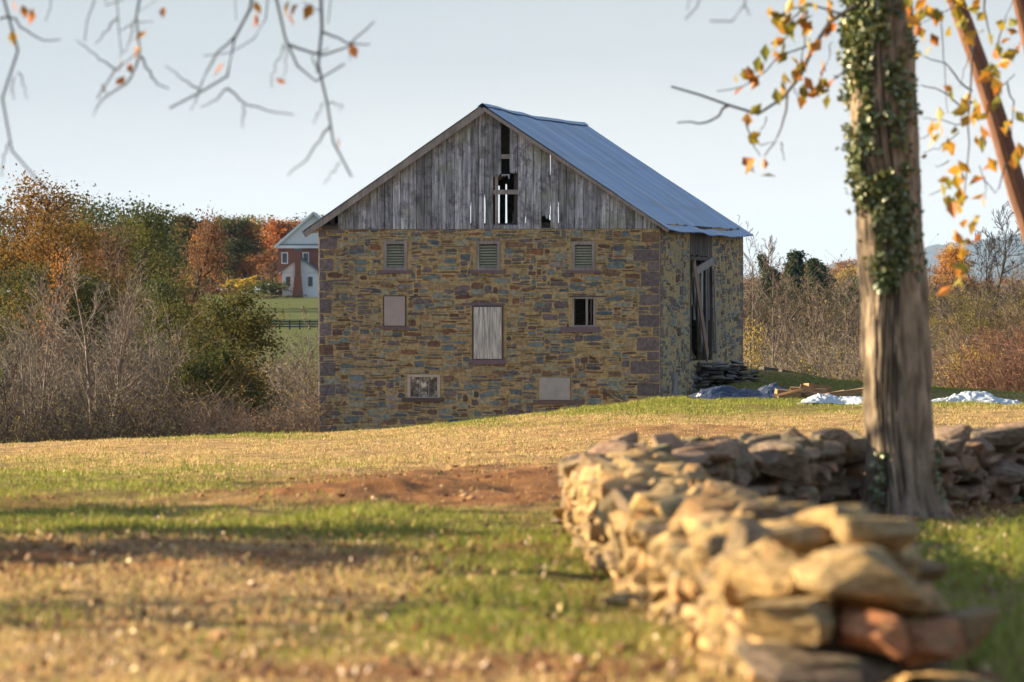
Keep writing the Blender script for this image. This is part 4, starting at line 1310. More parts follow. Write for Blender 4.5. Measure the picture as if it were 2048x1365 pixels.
# ------------------------------------------------------------------ distant house, fence
def build_house():
    D = 720.
    P = lambda x, y, d=D: at(x, y, d)
    s = D / F
    X = lambda px: (px - CX) * s
    Z = lambda py: at(1024, py, D)[2]
    H = thing('brick_house', 'distant red brick house with white gable beyond the lawn', 'house', (X(627), D + 5, Z(600)))
    brick = plain('house_brick', (.20, .075, .055), .9, .35, 1.5)
    white = plain('house_white', (.62, .65, .70), .7, .06, 1)
    slate = plain('house_slate', (.10, .13, .17), .6, .25, 1)
    glass = plain('house_glass', (.03, .04, .05), .15, .2, 1, spec=.6)
    xl, xr, xm = X(556), X(698), X(627)
    mb = MB(); mb.box((xl, D, Z(606)), (xr, D + 11, Z(494))); mb.build('brick_wall', brick, H)
    # white gable and cornice
    g = MB(); zb, zt = Z(490), Z(428)
    V = [(xl, D - .1, zb), (xr, D - .1, zb), (xm, D - .1, zt), (xl, D + .3, zb), (xr, D + .3, zb), (xm, D + .3, zt)]
    g.add(V, [(0, 1, 4, 3), (1, 2, 5, 4), (2, 0, 3, 5)], [(0, 1, 2), (5, 4, 3)])
    for k in range(14):
        f = k / 14; g.box((xl + (xm - xl) * f + .1, D - .14, zb + (zt - zb) * f), (xr + (xm - xr) * f - .1, D - .1, zb + (zt - zb) * f + .04))
    g.build('gable', white, H)
    r = MB()
    for sg, xe in ((-1, X(549)), (1, X(705))):
        r.add([(xe, D - .5, Z(493)), (xm, D - .5, Z(424)), (xm, D + 11.5, Z(424)), (xe, D + 11.5, Z(493)), (xe, D - .5, Z(495)), (xm, D - .5, Z(426.5)), (xm, D + 11.5, Z(426.5)), (xe, D + 11.5, Z(495))], BOXQ)
    roof = r.build('roof', slate, H)
    t = MB(); t.beam((X(549), D - .55, Z(495)), (xm, D - .55, Z(426)), .12, .28); t.beam((X(705), D - .55, Z(495)), (xm, D - .55, Z(426)), .12, .28)
    t.build('rake_trim', white, roof)
    t = MB(); t.box((X(549), D - .35, Z(497)), (X(705), D - .12, Z(491))); t.build('cornice', white, H)
    t = MB(); t.box((X(549), D - .4, Z(491)), (X(705), D - .13, Z(488.5))); t.build('skirt_roof', slate, H)
    for x0 in (563, 605, 650):
        w_ = MB(); w_.box((X(x0), D - .12, Z(528)), (X(x0 + 13), D - .02, Z(505)))
        o = w_.build('window', white, H)
        MB().box((X(x0 + 1.8), D - .14, Z(526)), (X(x0 + 11.2), D - .125, Z(507))).build('pane', glass, o)
    # low white wing with its own gables
    wl, wr = X(567), X(640); D2 = D - 4
    s2 = MB(); s2.box((wl, D2, Z(606)), (wr, D, Z(544))); s2.build('white_wing', white, H)
    g2 = MB(); V = [(X(563), D2 - .1, Z(545)), (X(642), D2 - .1, Z(545)), (X(602), D2 - .1, Z(516)), (X(563), D2 + .2, Z(545)), (X(642), D2 + .2, Z(545)), (X(602), D2 + .2, Z(516))]
    g2.add(V, [(0, 1, 4, 3), (1, 2, 5, 4), (2, 0, 3, 5)], [(0, 1, 2), (5, 4, 3)]); g2.build('wing_gable', white, H)
    r2 = MB()
    for xe in (X(560), X(645)):
        r2.add([(xe, D2 - .4, Z(546)), (X(602), D2 - .4, Z(514)), (X(602), D, Z(514)), (xe, D, Z(546)), (xe, D2 - .4, Z(547.5)), (X(602), D2 - .4, Z(515.8)), (X(602), D, Z(515.8)), (xe, D, Z(547.5))], BOXQ)
    wr_ = r2.build('wing_roof', slate, H)
    for x0 in (573, 617):
        w_ = MB(); w_.box((X(x0), D2 - .08, Z(574)), (X(x0 + 12), D2 - .01, Z(552)))
        o = w_.build('window', white, H)
        MB().box((X(x0 + 1.5), D2 - .1, Z(573)), (X(x0 + 10.5), D2 - .085, Z(554))).build('pane', glass, o)
    c = MB(); c.box((X(593), D2 - 1.0, Z(606)), (X(604), D2 - .11, Z(502)))
    c.add([(X(587), D2 - 1.1, Z(606)), (X(610), D2 - 1.1, Z(606)), (X(610), D2 - .11, Z(606)), (X(587), D2 - .11, Z(606)), (X(592), D2 - 1.1, Z(552)), (X(605), D2 - 1.1, Z(552)), (X(605), D2 - .11, Z(552)), (X(592), D2 - .11, Z(552))], BOXQ)
    ch = c.build('chimney', brick, H)
    MB().box((X(592), D2 - 1.06, Z(502)), (X(605), D2 - .1, Z(498))).build('chimney_cap', slate, ch)
    # paddock fence
    dark = plain('black_fence', (.02, .022, .025), .8)
    x = np.linspace((200 - CX) / F * 565, (700 - CX) / F * 560, 26); y = np.linspace(566, 560, 26)
    zz = gz(x, y)
    Fn = thing('paddock_fence', 'black three rail paddock fence crossing the far lawn', 'fence', (x[13], y[13], float(zz[13])))
    r = MB()
    for hgt in (.28, .52, .78):
        for i in range(25): r.beam((x[i], y[i], zz[i] + hgt), (x[i + 1], y[i + 1], zz[i + 1] + hgt), .04, .12)
    r.build('rails', dark, Fn)
    for i in range(26):
        MB().box((x[i] - .07, y[i] + .03, zz[i] - .1), (x[i] + .07, y[i] + .17, zz[i] + .92)).build('post', dark, Fn)
# ------------------------------------------------------------------ vegetation
LP = {
    'gold': [(0, (.055, .05, .02)), (.35, (.12, .085, .025)), (.65, (.20, .105, .032)), (1, (.15, .11, .04))],
    'mauve': [(0, (.07, .05, .04)), (.4, (.13, .08, .055)), (.7, (.17, .085, .05)), (1, (.10, .085, .04))],
    'green': [(0, (.03, .045, .02)), (.4, (.055, .07, .028)), (.75, (.10, .10, .03)), (1, (.15, .12, .035))],
    'bronze': [(0, (.03, .04, .016)), (.4, (.06, .065, .022)), (.7, (.12, .095, .03)), (1, (.24, .14, .04))],
    'red': [(0, (.20, .065, .03)), (.4, (.31, .11, .04)), (.75, (.38, .17, .055)), (1, (.24, .13, .05))],
    'orange': [(0, (.26, .12, .03)), (.5, (.40, .19, .045)), (1, (.46, .27, .08))],
    'yellow': [(0, (.28, .22, .04)), (.5, (.42, .31, .06)), (1, (.36, .30, .09))],
    'olive': [(0, (.10, .095, .03)), (.5, (.19, .16, .05)), (1, (.27, .21, .075))],
    'tan': [(0, (.15, .11, .06)), (.5, (.24, .18, .10)), (1, (.32, .26, .14))],
    'cedar': [(0, (.022, .042, .026)), (.5, (.04, .065, .036)), (1, (.07, .085, .04))],
    'rust': [(0, (.12, .065, .04)), (.5, (.20, .11, .06)), (1, (.27, .16, .09))],
    'autumn': [(0, (.13, .15, .025)), (.3, (.26, .22, .03)), (.55, (.48, .28, .03)), (.8, (.50, .19, .03)), (1, (.30, .10, .03))],
    'ivy': [(0, (.04, .075, .022)), (.5, (.10, .14, .04)), (1, (.22, .22, .08))],
}
for k_, s_ in LP.items():
    M['lf_' + k_] = leafmat('leaves_' + k_, s_, .4 if k_ != 'ivy' else .15, .0 if k_ not in ('ivy', 'autumn') else (.11 if k_ == 'ivy' else .03), .48)


def tree(name, label, cat, x, y, top_z, width, pal, seed, n_leaf=5000, leaf=.13, lv=3, trunk=None, wood_m='dark_wood', group=None, crown_lo=.25, form='round', clump=.05, loc_z=None):
    """A tree or bush built about its own foot: trunk with limbs, and a crown of many small leaves gathered on the twigs."""
    rng = np.random.default_rng(seed)
    z = float(gz(x, y)) if loc_z is None else loc_z
    H = top_z - z
    t = thing(name, label, cat, (0, 0, 0), group)
    prof = {'round': lambda q: .35 + 1.0 * math.sin(PI * min(1, max(0, .12 + .80 * q))), 'cone': lambda q: 1.25 * (1.03 - q), 'vase': lambda q: .7 + .5 * q, 'oval': lambda q: .5 + .6 * math.sin(PI * q)}[form]
    tr = trunk or .016 * H + .04
    ratio0 = width / H / 2 / 1.0
    up0 = {'round': 55, 'cone': 78, 'vase': 30, 'oval': 45}[form]
    sp_ = dict(lv=lv, k=[18 if form != 'cone' else 34, 6, 4], t0=[crown_lo, .25, .2], ang=[up0, 45, 45], ratio=[ratio0, .5, .55], rr=.55, rmin=.006 * H / 8, wob=.09, up=.03, taper=.3, prof=prof)
    out, tips = [], []
    grow(rng, (0, 0, -.1), (rng.normal(0, .04), rng.normal(0, .04), 1), H * .93, tr, 0, sp_, out, tips)
    mb = MB(); wood(mb, out); mb.build('trunk', M[wood_m], t)
    if n_leaf:
        tips = np.array(tips)
        big = rng.integers(0, len(tips), max(3, len(tips) // 5))
        centers = tips[np.r_[big, rng.integers(0, len(tips), len(tips) // 2)]]
        w_ = rng.gamma(1.3, 1, len(centers)); w_ /= w_.sum()
        ci = rng.choice(len(centers), n_leaf, p=w_)
        cl = centers[ci] + rng.normal(0, 1, (n_leaf, 3)) * np.array([1, 1, .7]) * clump * H
        cv = rng.beta(2, 2, len(centers))
        # colour drifts through the crown in patches, with single leaves differing
        pv = np.clip(.5 + (fbm(cl[:, 0] / H * 5 + seed, cl[:, 2] / H * 5, seed, 2) - .5) * 1.6, 0, 1)
        v = np.clip(.35 * cv[ci] + .45 * pv + .2 * rng.random(n_leaf), 0, 1)
        mb = MB(); cards(mb, cl, leaf * rng.uniform(.6, 1.4, n_leaf), rng, v, .6)
        mb.build('crown', M['lf_' + pal], t)
        f_z = H / np.percentile(cl[:, 2], 99.3); f_x = np.clip(width / (np.percentile(cl[:, 0], 96) - np.percentile(cl[:, 0], 4)), .7, 1.5)
        t.scale = (f_x, f_x, f_z)
    t.location = (x, y, z)
    return t


def T(name, label, cat, px, top, d, wpx, pal, seed, **k):
    x = (px - CX) / F * d
    return tree(name, label, cat, x, d, at(px, top, d)[2], wpx / F * d, pal, seed, **k)


def bare(name, label, cat, px, top, d, wpx, seed, stems=1, wood_m='bare_wood', r=.07, group=None, few=0, pal='tan', ang=28, lv=4, kk=(11, 5, 4, 3), t0=.2):
    """A leafless tree or multi-stemmed thicket tree about its own foot."""
    rng = np.random.default_rng(seed)
    x = (px - CX) / F * d; z = float(gz(x, d)); H = at(px, top, d)[2] - z; W = wpx / F * d
    t = thing(name, label, cat, (0, 0, 0), group)
    out, tips = [], []
    for s in range(stems):
        a = rng.random() * 2 * PI; ln = (W / H * .38 if stems > 1 else .04) * rng.uniform(.3, 1.1)
        sp_ = dict(lv=lv, k=list(kk), t0=[t0, .2, .2, .2], ang=[ang, 32, 34, 34], ratio=[.42, .5, .55, .55], rr=.62, rmin=.0105 * (d / 200), wob=.075, up=.05, taper=.3)
        b = np.array([math.cos(a), math.sin(a), 0]) * W * .05 * (stems > 1)
        grow(rng, b - [0, 0, .1], (math.cos(a) * ln, math.sin(a) * ln, 1), H * (1 if s == 0 else rng.uniform(.6, .95)) * .92, r * rng.uniform(.7, 1.1), 0, sp_, out, tips)
    mb = MB(); wood(mb, out); mb.build('trunk', M[wood_m], t)
    f_z = H / max(o[0][:, 2].max() for o in out); t.scale = (f_z ** .5, f_z ** .5, f_z); t['height'] = float(H)
    if few:
        tips = np.array(tips); c = tips[rng.integers(0, len(tips), few)] + rng.normal(0, .06, (few, 3))
        mb = MB(); cards(mb, c, .07 * d / 200 * rng.uniform(.6, 1.4, few), rng, rng.random(few)); mb.build('crown', M['lf_' + pal], t)
    t.location = (x, d, z)
    return t


def brush(name, label, px0, px1, d0, d1, n, h0, h1, wood_m, pal, leaf_n, seed, leaf=.07, r=.011, hole=None):
    """A thicket of thin stems with forked twigs and a scatter of dead leaves, one uncountable mass."""
    rng = np.random.default_rng(seed)
    d = rng.uniform(d0, d1, n); px = rng.uniform(px0, px1, n)
    dens = fbm(px / 60., d / 9., seed, 3); keep = dens > .36
    d, px = d[keep], px[keep]; x = (px - CX) / F * d; n = len(d)
    z = gz(x, d)
    h = rng.uniform(h0, h1, n) * (.55 + .9 * fbm(px / 45., d / 12., seed + 3, 2))
    az = rng.random(n) * 2 * PI; ln = rng.uniform(.05, .8, n) * h
    ks = np.linspace(0, 1, 5)
    P = np.stack([x[:, None] + np.cos(az)[:, None] * ln[:, None] * ks ** 1.6 + rng.normal(0, .09, (n, 5)) * ks, d[:, None] + np.sin(az)[:, None] * ln[:, None] * ks ** 1.6, z[:, None] - .05 + h[:, None] * ks], -1)
    rr = (r * (.7 + .35 * h / h1))[:, None] * np.linspace(1, .4, 5)[None] * rng.uniform(.7, 1.3, n)[:, None]
    mb = MB(); tubes(mb, P, rr, 3, a=rng.random(n))
    tips = [P[:, 4], P[:, 3]]
    for k in range(6):
        t = rng.uniform(.3, .95, n); j = np.minimum((t * 4).astype(int), 3); f = t * 4 - j
        b = P[np.arange(n), j] * (1 - f)[:, None] + P[np.arange(n), j + 1] * f[:, None]
        a2 = rng.random(n) * 2 * PI; L = h * rng.uniform(.12, .42, n)
        e = np.stack([np.cos(a2) * .85, np.sin(a2) * .85, rng.uniform(-.25, 1.0, n)], -1) * L[:, None]
        ks3 = np.linspace(0, 1, 3)
        Q = b[:, None] + e[:, None] * ks3[None, :, None] + rng.normal(0, .03, (n, 3, 3)) * ks3[None, :, None]
        tubes(mb, Q, (r * .6) * np.linspace(1, .55, 3)[None] * np.ones((n, 1)), 3, a=rng.random(n))
        tips += [Q[:, 2], Q[:, 1]]
    t_ = thing(name, label, 'brush', (0, 0, 0)); t_['kind'] = 'stuff'
    mb.build('stems', M[wood_m], t_)
    if leaf_n:
        tp = np.concatenate(tips); c = tp[rng.integers(0, len(tp), leaf_n)] + rng.normal(0, .07, (leaf_n, 3))
        mb = MB(); cards(mb, c, leaf * rng.uniform(.6, 1.5, leaf_n), rng, np.clip(.5 + 1.5 * (fbm(c[:, 0] * .4, c[:, 1] * .2, seed, 2) - .5) + rng.normal(0, .15, leaf_n), 0, 1)); mb.build('leaves', M['lf_' + pal], t_)
    return t_


def build_woods():
    # ---- left: trees standing in the hollow behind the crest
    T('tree', 'tall golden brown tree at the far left above the brush', 'tree', 45, 362, 262, 175, 'gold', 101, n_leaf=9000, leaf=.15, clump=.042)
    T('tree', 'olive gold tree with dark limbs below the tall golden tree', 'tree', 95, 442, 255, 190, 'gold', 102, n_leaf=9000, leaf=.15, clump=.045)
    T('tree', 'mauve brown tree right of the golden brown tree', 'tree', 160, 418, 276, 150, 'mauve', 103, n_leaf=8000, leaf=.15, clump=.045)
    T('tree', 'dusky brown tree falling away beside the mauve tree', 'tree', 226, 452, 288, 110, 'mauve', 104, n_leaf=6000, leaf=.15)
    T('tree', 'dark green tree low at the far left behind bare stems', 'tree', 25, 535, 246, 190, 'green', 105, n_leaf=8000, leaf=.15)
    T('tree', 'dark green tree behind the tangle of bare branches', 'tree', 165, 545, 250, 170, 'green', 106, n_leaf=8000, leaf=.15)
    T('tree', 'grey green tree with a brown head behind the bare saplings', 'tree', 275, 416, 300, 130, 'green', 107, n_leaf=9000, leaf=.16, clump=.042)
    T('tree', 'rusty topped dark tree right of the grey green tree', 'tree', 335, 432, 312, 100, 'mauve', 108, n_leaf=6000, leaf=.16)
    T('tree', 'dark green bushy tree low between saplings and lawn', 'tree', 330, 560, 270, 120, 'green', 109, n_leaf=5000, leaf=.15)
    T('tree', 'small crimson tree glowing among the dark left trees', 'tree', 75, 500, 243, 60, 'red', 110, n_leaf=1300, leaf=.12)
    T('tree', 'golden brown tree past the left edge of the view', 'tree', -90, 380, 262, 190, 'gold', 111, n_leaf=5000, leaf=.16)
    T('tree', 'dark green tree past the left edge of the view', 'tree', -160, 440, 250, 200, 'green', 112, n_leaf=5000, leaf=.16)
    T('oak_tree', 'bronze green tree with spreading crown standing before the lawn', 'tree', 414, 586, 206, 160, 'bronze', 113, n_leaf=13000, leaf=.11, clump=.045, crown_lo=.12, trunk=.13)
    T('tree', 'low dark green skirt of a tree right of the bronze tree', 'tree', 490, 640, 218, 90, 'green', 114, n_leaf=4500, leaf=.12, crown_lo=.1)
    T('bush', 'dark green bush below the bronze tree', 'bush', 440, 705, 204, 150, 'green', 115, n_leaf=7000, leaf=.12, crown_lo=.1)
    g = 'bare trees on the left'
    bare('bare_tree', 'widest bare grey tree in front of the left thicket', 'tree', 205, 470, 196, 250, 121, stems=4, r=.085, group=g, wood_m='pale_wood')
    bare('bare_tree', 'bare grey tree with pale twigs at the far left', 'tree', 70, 500, 199, 150, 122, stems=4, r=.06, group=g, wood_m='pale_wood', kk=(9, 5, 4, 3))
    bare('bare_tree', 'bare forked tree just left of the bronze tree', 'tree', 312, 560, 203, 130, 123, stems=3, r=.06, group=g, wood_m='pale_wood', kk=(9, 5, 4, 3))
    bare('bare_tree', 'thin bare pale sapling rising before the grey green tree', 'tree', 278, 470, 225, 60, 124, stems=2, r=.05, group=g, ang=18, wood_m='pale_wood', kk=(9, 4, 3, 3))
    bare('bare_tree', 'dark leaning bare tree low at the left edge', 'tree', 10, 620, 193, 130, 125, stems=2, r=.06, group=g, wood_m='dark_wood', kk=(8, 5, 4, 3))
    bare('bare_tree', 'dead low tree with arching branches beneath the bronze tree', 'tree', 560, 800, 200, 210, 126, stems=3, r=.05, group=g, wood_m='dark_wood', ang=50, kk=(8, 4, 4, 3))
    bare('bare_tree', 'pale bare bush close to the left barn wall', 'bush', 608, 610, 235, 70, 127, stems=3, r=.035, group=g, wood_m='pale_wood', kk=(8, 4, 4, 3))
    bare('bare_tree', 'pinkish bare shrub between the bronze tree and barn', 'bush', 545, 715, 240, 100, 128, stems=4, r=.035, group=g, few=600, pal='tan', wood_m='pale_wood', kk=(8, 4, 4, 3))
    brush('brush', 'dense grey brown brush along the left field edge', -200, 400, 184, 200, 2300, .7, 2.3, 'dark_wood', 'olive', 6000, 131)
    brush('brush', 'low brown brush between the bronze tree and barn foot', 380, 660, 184, 212, 1900, .6, 1.7, 'bare_wood', 'rust', 6000, 139)
    brush('brush', 'dark tangled brush under the left trees', -200, 420, 200, 245, 3000, 1.2, 4.0, 'dark_wood', 'bronze', 16000, 132, leaf=.10)
    brush('brush', 'pale grey twigs tangled through the left trees', -200, 400, 205, 240, 1300, 2.2, 5.2, 'pale_wood', 'tan', 3000, 140)
    brush('brush', 'pale reedy thicket between bronze tree and barn', 500, 700, 215, 262, 1300, .8, 2.6, 'bare_wood', 'yellow', 5000, 133)
    brush('brush', 'grey green scrub at the foot of the lawn', 440, 720, 290, 380, 1500, .6, 2.6, 'bare_wood', 'olive', 9000, 134, leaf=.11, r=.016)
    # ---- far trees round the house
    far = [
        (356, 450, 760, 95, 'olive', 'grey brown tree of the far row, left of the green topped one'), (396, 432, 755, 75, 'bronze', 'green topped tree of the far row'),
        (372, 470, 760, 120, 'olive', 'bare looking brown tree at the left end of the lawn'), (424, 468, 750, 62, 'orange', 'orange tree glowing at the left of the tall far green tree'),
        (458, 434, 738, 82, 'green', 'tall dark green tree between orange and red trees'), (507, 446, 742, 100, 'red', 'big rusty red maple left of the brick house'),
        (528, 436, 860, 110, 'olive', 'yellow green tree behind the red maple'), (566, 442, 800, 74, 'red', 'crimson tree tucked against the brick house'),
        (600, 436, 880, 130, 'bronze', 'green tree behind the brick house roof'), (305, 450, 800, 130, 'mauve', 'brown tree far behind the grey green tree'),
        (384, 552, 735, 42, 'yellow', 'small round yellow tree on the lawn edge'), (492, 552, 728, 62, 'yellow', 'small yellow green tree before the red maple'),
        (330, 520, 770, 110, 'green', 'dark green tree low in the far row'), (420, 520, 800, 120, 'tan', 'pale brown tree low in the far row'),
        (655, 440, 840, 110, 'olive', 'orange tree hidden behind the barn eave'), (240, 450, 860, 160, 'bronze', 'dull green tree far behind the mauve tree'), (470, 520, 850, 130, 'mauve', 'dim brown tree between the tall green tree and the maple'), (545, 500, 790, 70, 'rust', 'rust brown tree between maple and crimson tree')]
    for i, (px, top, d, wpx, pal, lab) in enumerate(far):
        T('tree', lab, 'tree', px, top, d, wpx, pal, 140 + i, n_leaf=5200 if wpx > 70 else 2400, leaf=.36 if wpx > 70 else .24, group='far trees around the brick house', clump=.055, crown_lo=.22 if px not in (384, 492) else .3, form='oval' if pal in ('red', 'bronze') else 'round', lv=2)
    hed = [(545, 562, 716, 80, 'green', 'dark hedge bush at the left corner of the house'), (592, 596, 712, 90, 'green', 'dark rounded bush in front of the house chimney'), (640, 600, 712, 70, 'green', 'dark bush in front of the house beside the barn'),
           (530, 590, 706, 70, 'tan', 'pale feathery grass clump on the lawn'), (575, 590, 708, 80, 'green', 'low dark bush beside the pale grass clump'), (440, 574, 745, 70, 'rust', 'low reddish hedge under the far trees'), (370, 578, 748, 70, 'rust', 'low reddish hedge at the left end of the lawn')]
    for i, (px, top, d, wpx, pal, lab) in enumerate(hed):
        T('bush', lab, 'bush', px, top, d, wpx, pal, 170 + i, n_leaf=2600, leaf=.28, group='bushes around the brick house', crown_lo=.05, lv=2, clump=.12)
    # ---- right: woods beyond the shaded bank
    bare('bare_tree', 'bare tree rising beside the rear eave of the barn', 'tree', 1512, 428, 300, 120, 201, r=.10, ang=32, few=60)
    bare('bare_tree', 'slanting bare tree right of the barn eave', 'tree', 1548, 470, 292, 90, 202, r=.08, ang=30)
    bare('bare_tree', 'tall bare crowned tree standing alone above the right woods', 'tree', 1982, 400, 430, 110, 203, r=.17, ang=38, wood_m='dark_wood', t0=.45, kk=(14, 5, 4, 3))
    bare('bare_tree', 'second thin trunk beside the tall bare tree', 'tree', 1972, 450, 432, 60, 204, r=.10, wood_m='dark_wood', t0=.5)
    bare('bare_tree', 'bare tree with yellow leaves right of the tall bare tree', 'tree', 2040, 530, 380, 110, 205, stems=2, r=.09, few=500, pal='yellow')
    ced = [(1585, 505, 430, 52), (1562, 512, 440, 46), (1628, 520, 450, 52), (1660, 530, 460, 60), (1700, 540, 440, 56), (1605, 530, 425, 44), (1540, 540, 400, 60), (1745, 545, 450, 60)]
    cl = ['tallest dark cedar in the right woods', 'dark cedar left of the tallest cedar', 'dark cedar before the orange topped trees', 'broad dark cedar under the orange trees', 'dark cedar left of the ivy trunk', 'small dark cedar below the tallest cedar', 'dark cedar nearest the barn', 'dark cedar hidden behind the ivy trunk']
    for i, (px, top, d, wpx) in enumerate(ced):
        T('cedar_tree', cl[i], 'tree', px, top, d, wpx, 'cedar', 210 + i, n_leaf=4200, leaf=.20, form='cone', crown_lo=.08, clump=.03, group='cedars in the right woods', lv=2)
    rt = [(1515, 556, 520, 110, 'rust', 'russet tree low beside the barn wall'), (1622, 530, 560, 80, 'orange', 'pale orange tree behind the dark cedars'), (1668, 524, 570, 90, 'orange', 'bright orange tree behind the cedars'), (1712, 520, 540, 90, 'rust', 'brown orange tree against the ivy trunk'),
          (1690, 538, 530, 60, 'yellow', 'yellow tree between orange and brown orange trees'), (1560, 568, 500, 110, 'mauve', 'purplish bare looking tree behind the saplings'),
          (1908, 494, 470, 70, 'orange', 'fiery orange tree right of the ivy trunk'), (1870, 552, 480, 80, 'rust', 'russet tree half hidden by the ivy trunk'), (1950, 558, 500, 90, 'rust', 'russet tree under the tall bare tree'), (2005, 560, 510, 110, 'orange', 'orange brown tree right below the hill'), (2060, 566, 500, 110, 'rust', 'russet tree at the right end of the woods'),
          (1900, 582, 390, 140, 'olive', 'olive leaved tree in the middle of the right woods'), (1985, 592, 380, 150, 'olive', 'olive brown tree beneath the russet tree'), (2060, 602, 370, 140, 'tan', 'pale brown tree at the right edge of the woods'), (1940, 628, 330, 150, 'olive', 'dull olive tree low in the right woods'), (2030, 658, 300, 150, 'rust', 'reddish brown low tree above the white tarp'), (1860, 628, 350, 120, 'tan', 'pale brown tree just right of the ivy trunk'),
          (2180, 528, 480, 150, 'rust', 'russet tree past the right edge of the view'), (2200, 608, 360, 170, 'olive', 'olive tree past the right edge of the view'), (1790, 528, 500, 130, 'rust', 'russet tree hidden behind the ivy trunk')]
    for i, (px, top, d, wpx, pal, lab) in enumerate(rt):
        T('tree', lab, 'tree', px, top, d, wpx, pal, 230 + i, n_leaf=5000 if d > 400 else 3800, leaf=.20 if d > 400 else .12, group='trees of the right woods', clump=.05, lv=3, wood_m='bare_wood', crown_lo=.2)
    T('bush', 'yellow leaved shrub standing above the white tarp', 'bush', 1920, 690, 222, 110, 'yellow', 260, n_leaf=1500, leaf=.085, lv=3, crown_lo=.2, wood_m='bare_wood', clump=.07)
    T('bush', 'yellow flecked shrub at the right edge behind the tarp', 'bush', 2040, 720, 226, 80, 'yellow', 261, n_leaf=700, leaf=.08, crown_lo=.2, wood_m='bare_wood', clump=.08)
    T('bush', 'small green bush at the edge of the shaded bank', 'bush', 1605, 720, 222, 50, 'green', 262, n_leaf=900, leaf=.08, crown_lo=.1, clump=.1)
    T('bush', 'yellow leaved sapling among the grey stems right of the barn', 'bush', 1500, 640, 262, 60, 'yellow', 263, n_leaf=900, leaf=.10, crown_lo=.25, wood_m='bare_wood', clump=.07)
    sap = [(1500, 560), (1520, 600), (1548, 550), (1575, 540), (1590, 590), (1612, 548), (1635, 560), (1658, 548), (1676, 600), (1700, 556), (1718, 580), (1880, 560), (1930, 570), (1968, 560), (2015, 575), (1850, 570)]
    proto = None
    for i, (px, top) in enumerate(sap):
        d = 270 + (i * 37) % 110
        if i < 5:
            o = bare('bare_sapling', 'x', 'tree', px, top, d, 55, 300 + i, r=.05, ang=22, kk=(9, 4, 3, 2), few=70, pal='olive', stems=1 + i % 2)
            proto = (proto or []) + [o]
        else:
            x = (px - CX) / F * d; z = float(gz(x, d)); src = proto[i % 5]
            k_ = (at(px, top, d)[2] - z) / src['height']; o = copy_thing(src, (x, d, z), rotz=i * 1.3, scale=src.scale[0] * k_, sz=src.scale[2] * k_)
        o['label'] = 'thin bare grey sapling in the right woods' if False else ['bare sapling touching the barn corner', 'short bare sapling behind the barn corner', 'bare sapling beneath the slanting bare tree', 'bare sapling before the left cedars', 'short bare sapling below the tallest cedar', 'bare sapling right of the tallest cedar', 'bare sapling before the pale orange tree', 'bare sapling before the bright orange tree', 'short bare sapling above the pale field strip', 'bare sapling left of the ivy trunk', 'bare sapling touching the ivy trunk', 'bare sapling below the fiery orange tree', 'bare sapling between fiery orange tree and tall bare tree', 'bare sapling under the tall bare tree', 'bare sapling near the right edge of the woods', 'bare sapling just right of the ivy trunk'][i]
        o['group'] = 'bare saplings of the right woods'
    g2 = 'right'
    brush('brush', 'grey brown brush beyond the shaded bank', 1440, 2300, 217, 255, 3000, .8, 2.4, 'bare_wood', 'yellow', 12000, 135)
    brush('brush', 'reddish brown brush behind the white tarp', 1900, 2300, 214, 240, 2000, 1.0, 3.2, 'bark_red', 'rust', 6000, 136)
    brush('brush', 'pale stems below the right woods', 1440, 2300, 255, 350, 2600, 1.2, 3.4, 'pale_wood', 'tan', 14000, 137, leaf=.10, r=.014)
    brush('brush', 'dark undergrowth beneath the right woods', 1440, 2300, 350, 420, 2600, 1.5, 4.5, 'dark_wood', 'bronze', 16000, 141, leaf=.16, r=.02)
    brush('brush', 'thicket of grey stems on the slope below the cedars', 1440, 2300, 425, 520, 2200, 2.0, 5.0, 'pale_wood', 'mauve', 14000, 138, leaf=.18, r=.022)
    # trees left of the lawn, hidden by the nearer ones, whose shadows streak it
    for i, (px, d, h, lab) in enumerate([(300, 600, 11, 'broad tree shading the lawn behind the grey green tree'), (215, 575, 12, 'broad tree shading the lawn behind the mauve tree'), (120, 640, 13, 'tall tree shading the lawn behind the golden tree'), (40, 590, 12, 'broad tree shading the lawn at the far left'), (265, 650, 12, 'tall tree shading the upper lawn')]):
        x = (px - CX) / F * d
        tree('tree', lab, 'tree', x, d, float(gz(x, d)) + h, 8, 'green', 420 + i, n_leaf=2600, leaf=.4, lv=2, clump=.08)
    # far wood closing the valley behind everything
    rng = np.random.default_rng(9)
    n = 300; mbt = MB(); mbl = MB()
    X, Y, Z, V, S_ = [], [], [], [], []
    for i in range(n):
        d = rng.uniform(900, 1300); px = rng.uniform(-900, 3000)
        x = (px - CX) / F * d; h = rng.uniform(8.5, 13); z = float(gz(x, d))
        if px > 1250: h *= .16 + .12 * rng.random()
        m_ = 420; c = rng.normal(0, 1, (m_, 3)); c /= np.linalg.norm(c, axis=1)[:, None]
        c = c * (rng.random(m_) ** .4)[:, None] * np.array([h * .38, h * .38, h * .52]) * (1 + .5 * (fbm(c[:, 0] * 2 + i, c[:, 2] * 2, i, 2) - .5))[:, None]
        P = c + [x, d, z + h * .46]
        cards(mbl, P, rng.uniform(.5, 1.0, m_), rng, np.clip(rng.beta(1.5, 1.5) * .75 + rng.random(m_) * .25, 0, 1), .7)
        mbt.beam((x, d, z - .2), (x, d, z + h * .6), .3, .3, up=(1, 0, 0))
    t_ = thing('far_wood', 'autumn wood closing the far side of the valley', 'wood', (0, 0, 0)); t_['kind'] = 'stuff'
    fm = leafmat('leaves_far', [(0, (.05, .06, .03)), (.3, (.11, .10, .04)), (.55, (.14, .11, .04)), (.8, (.17, .105, .045)), (1, (.10, .085, .05))], .3)
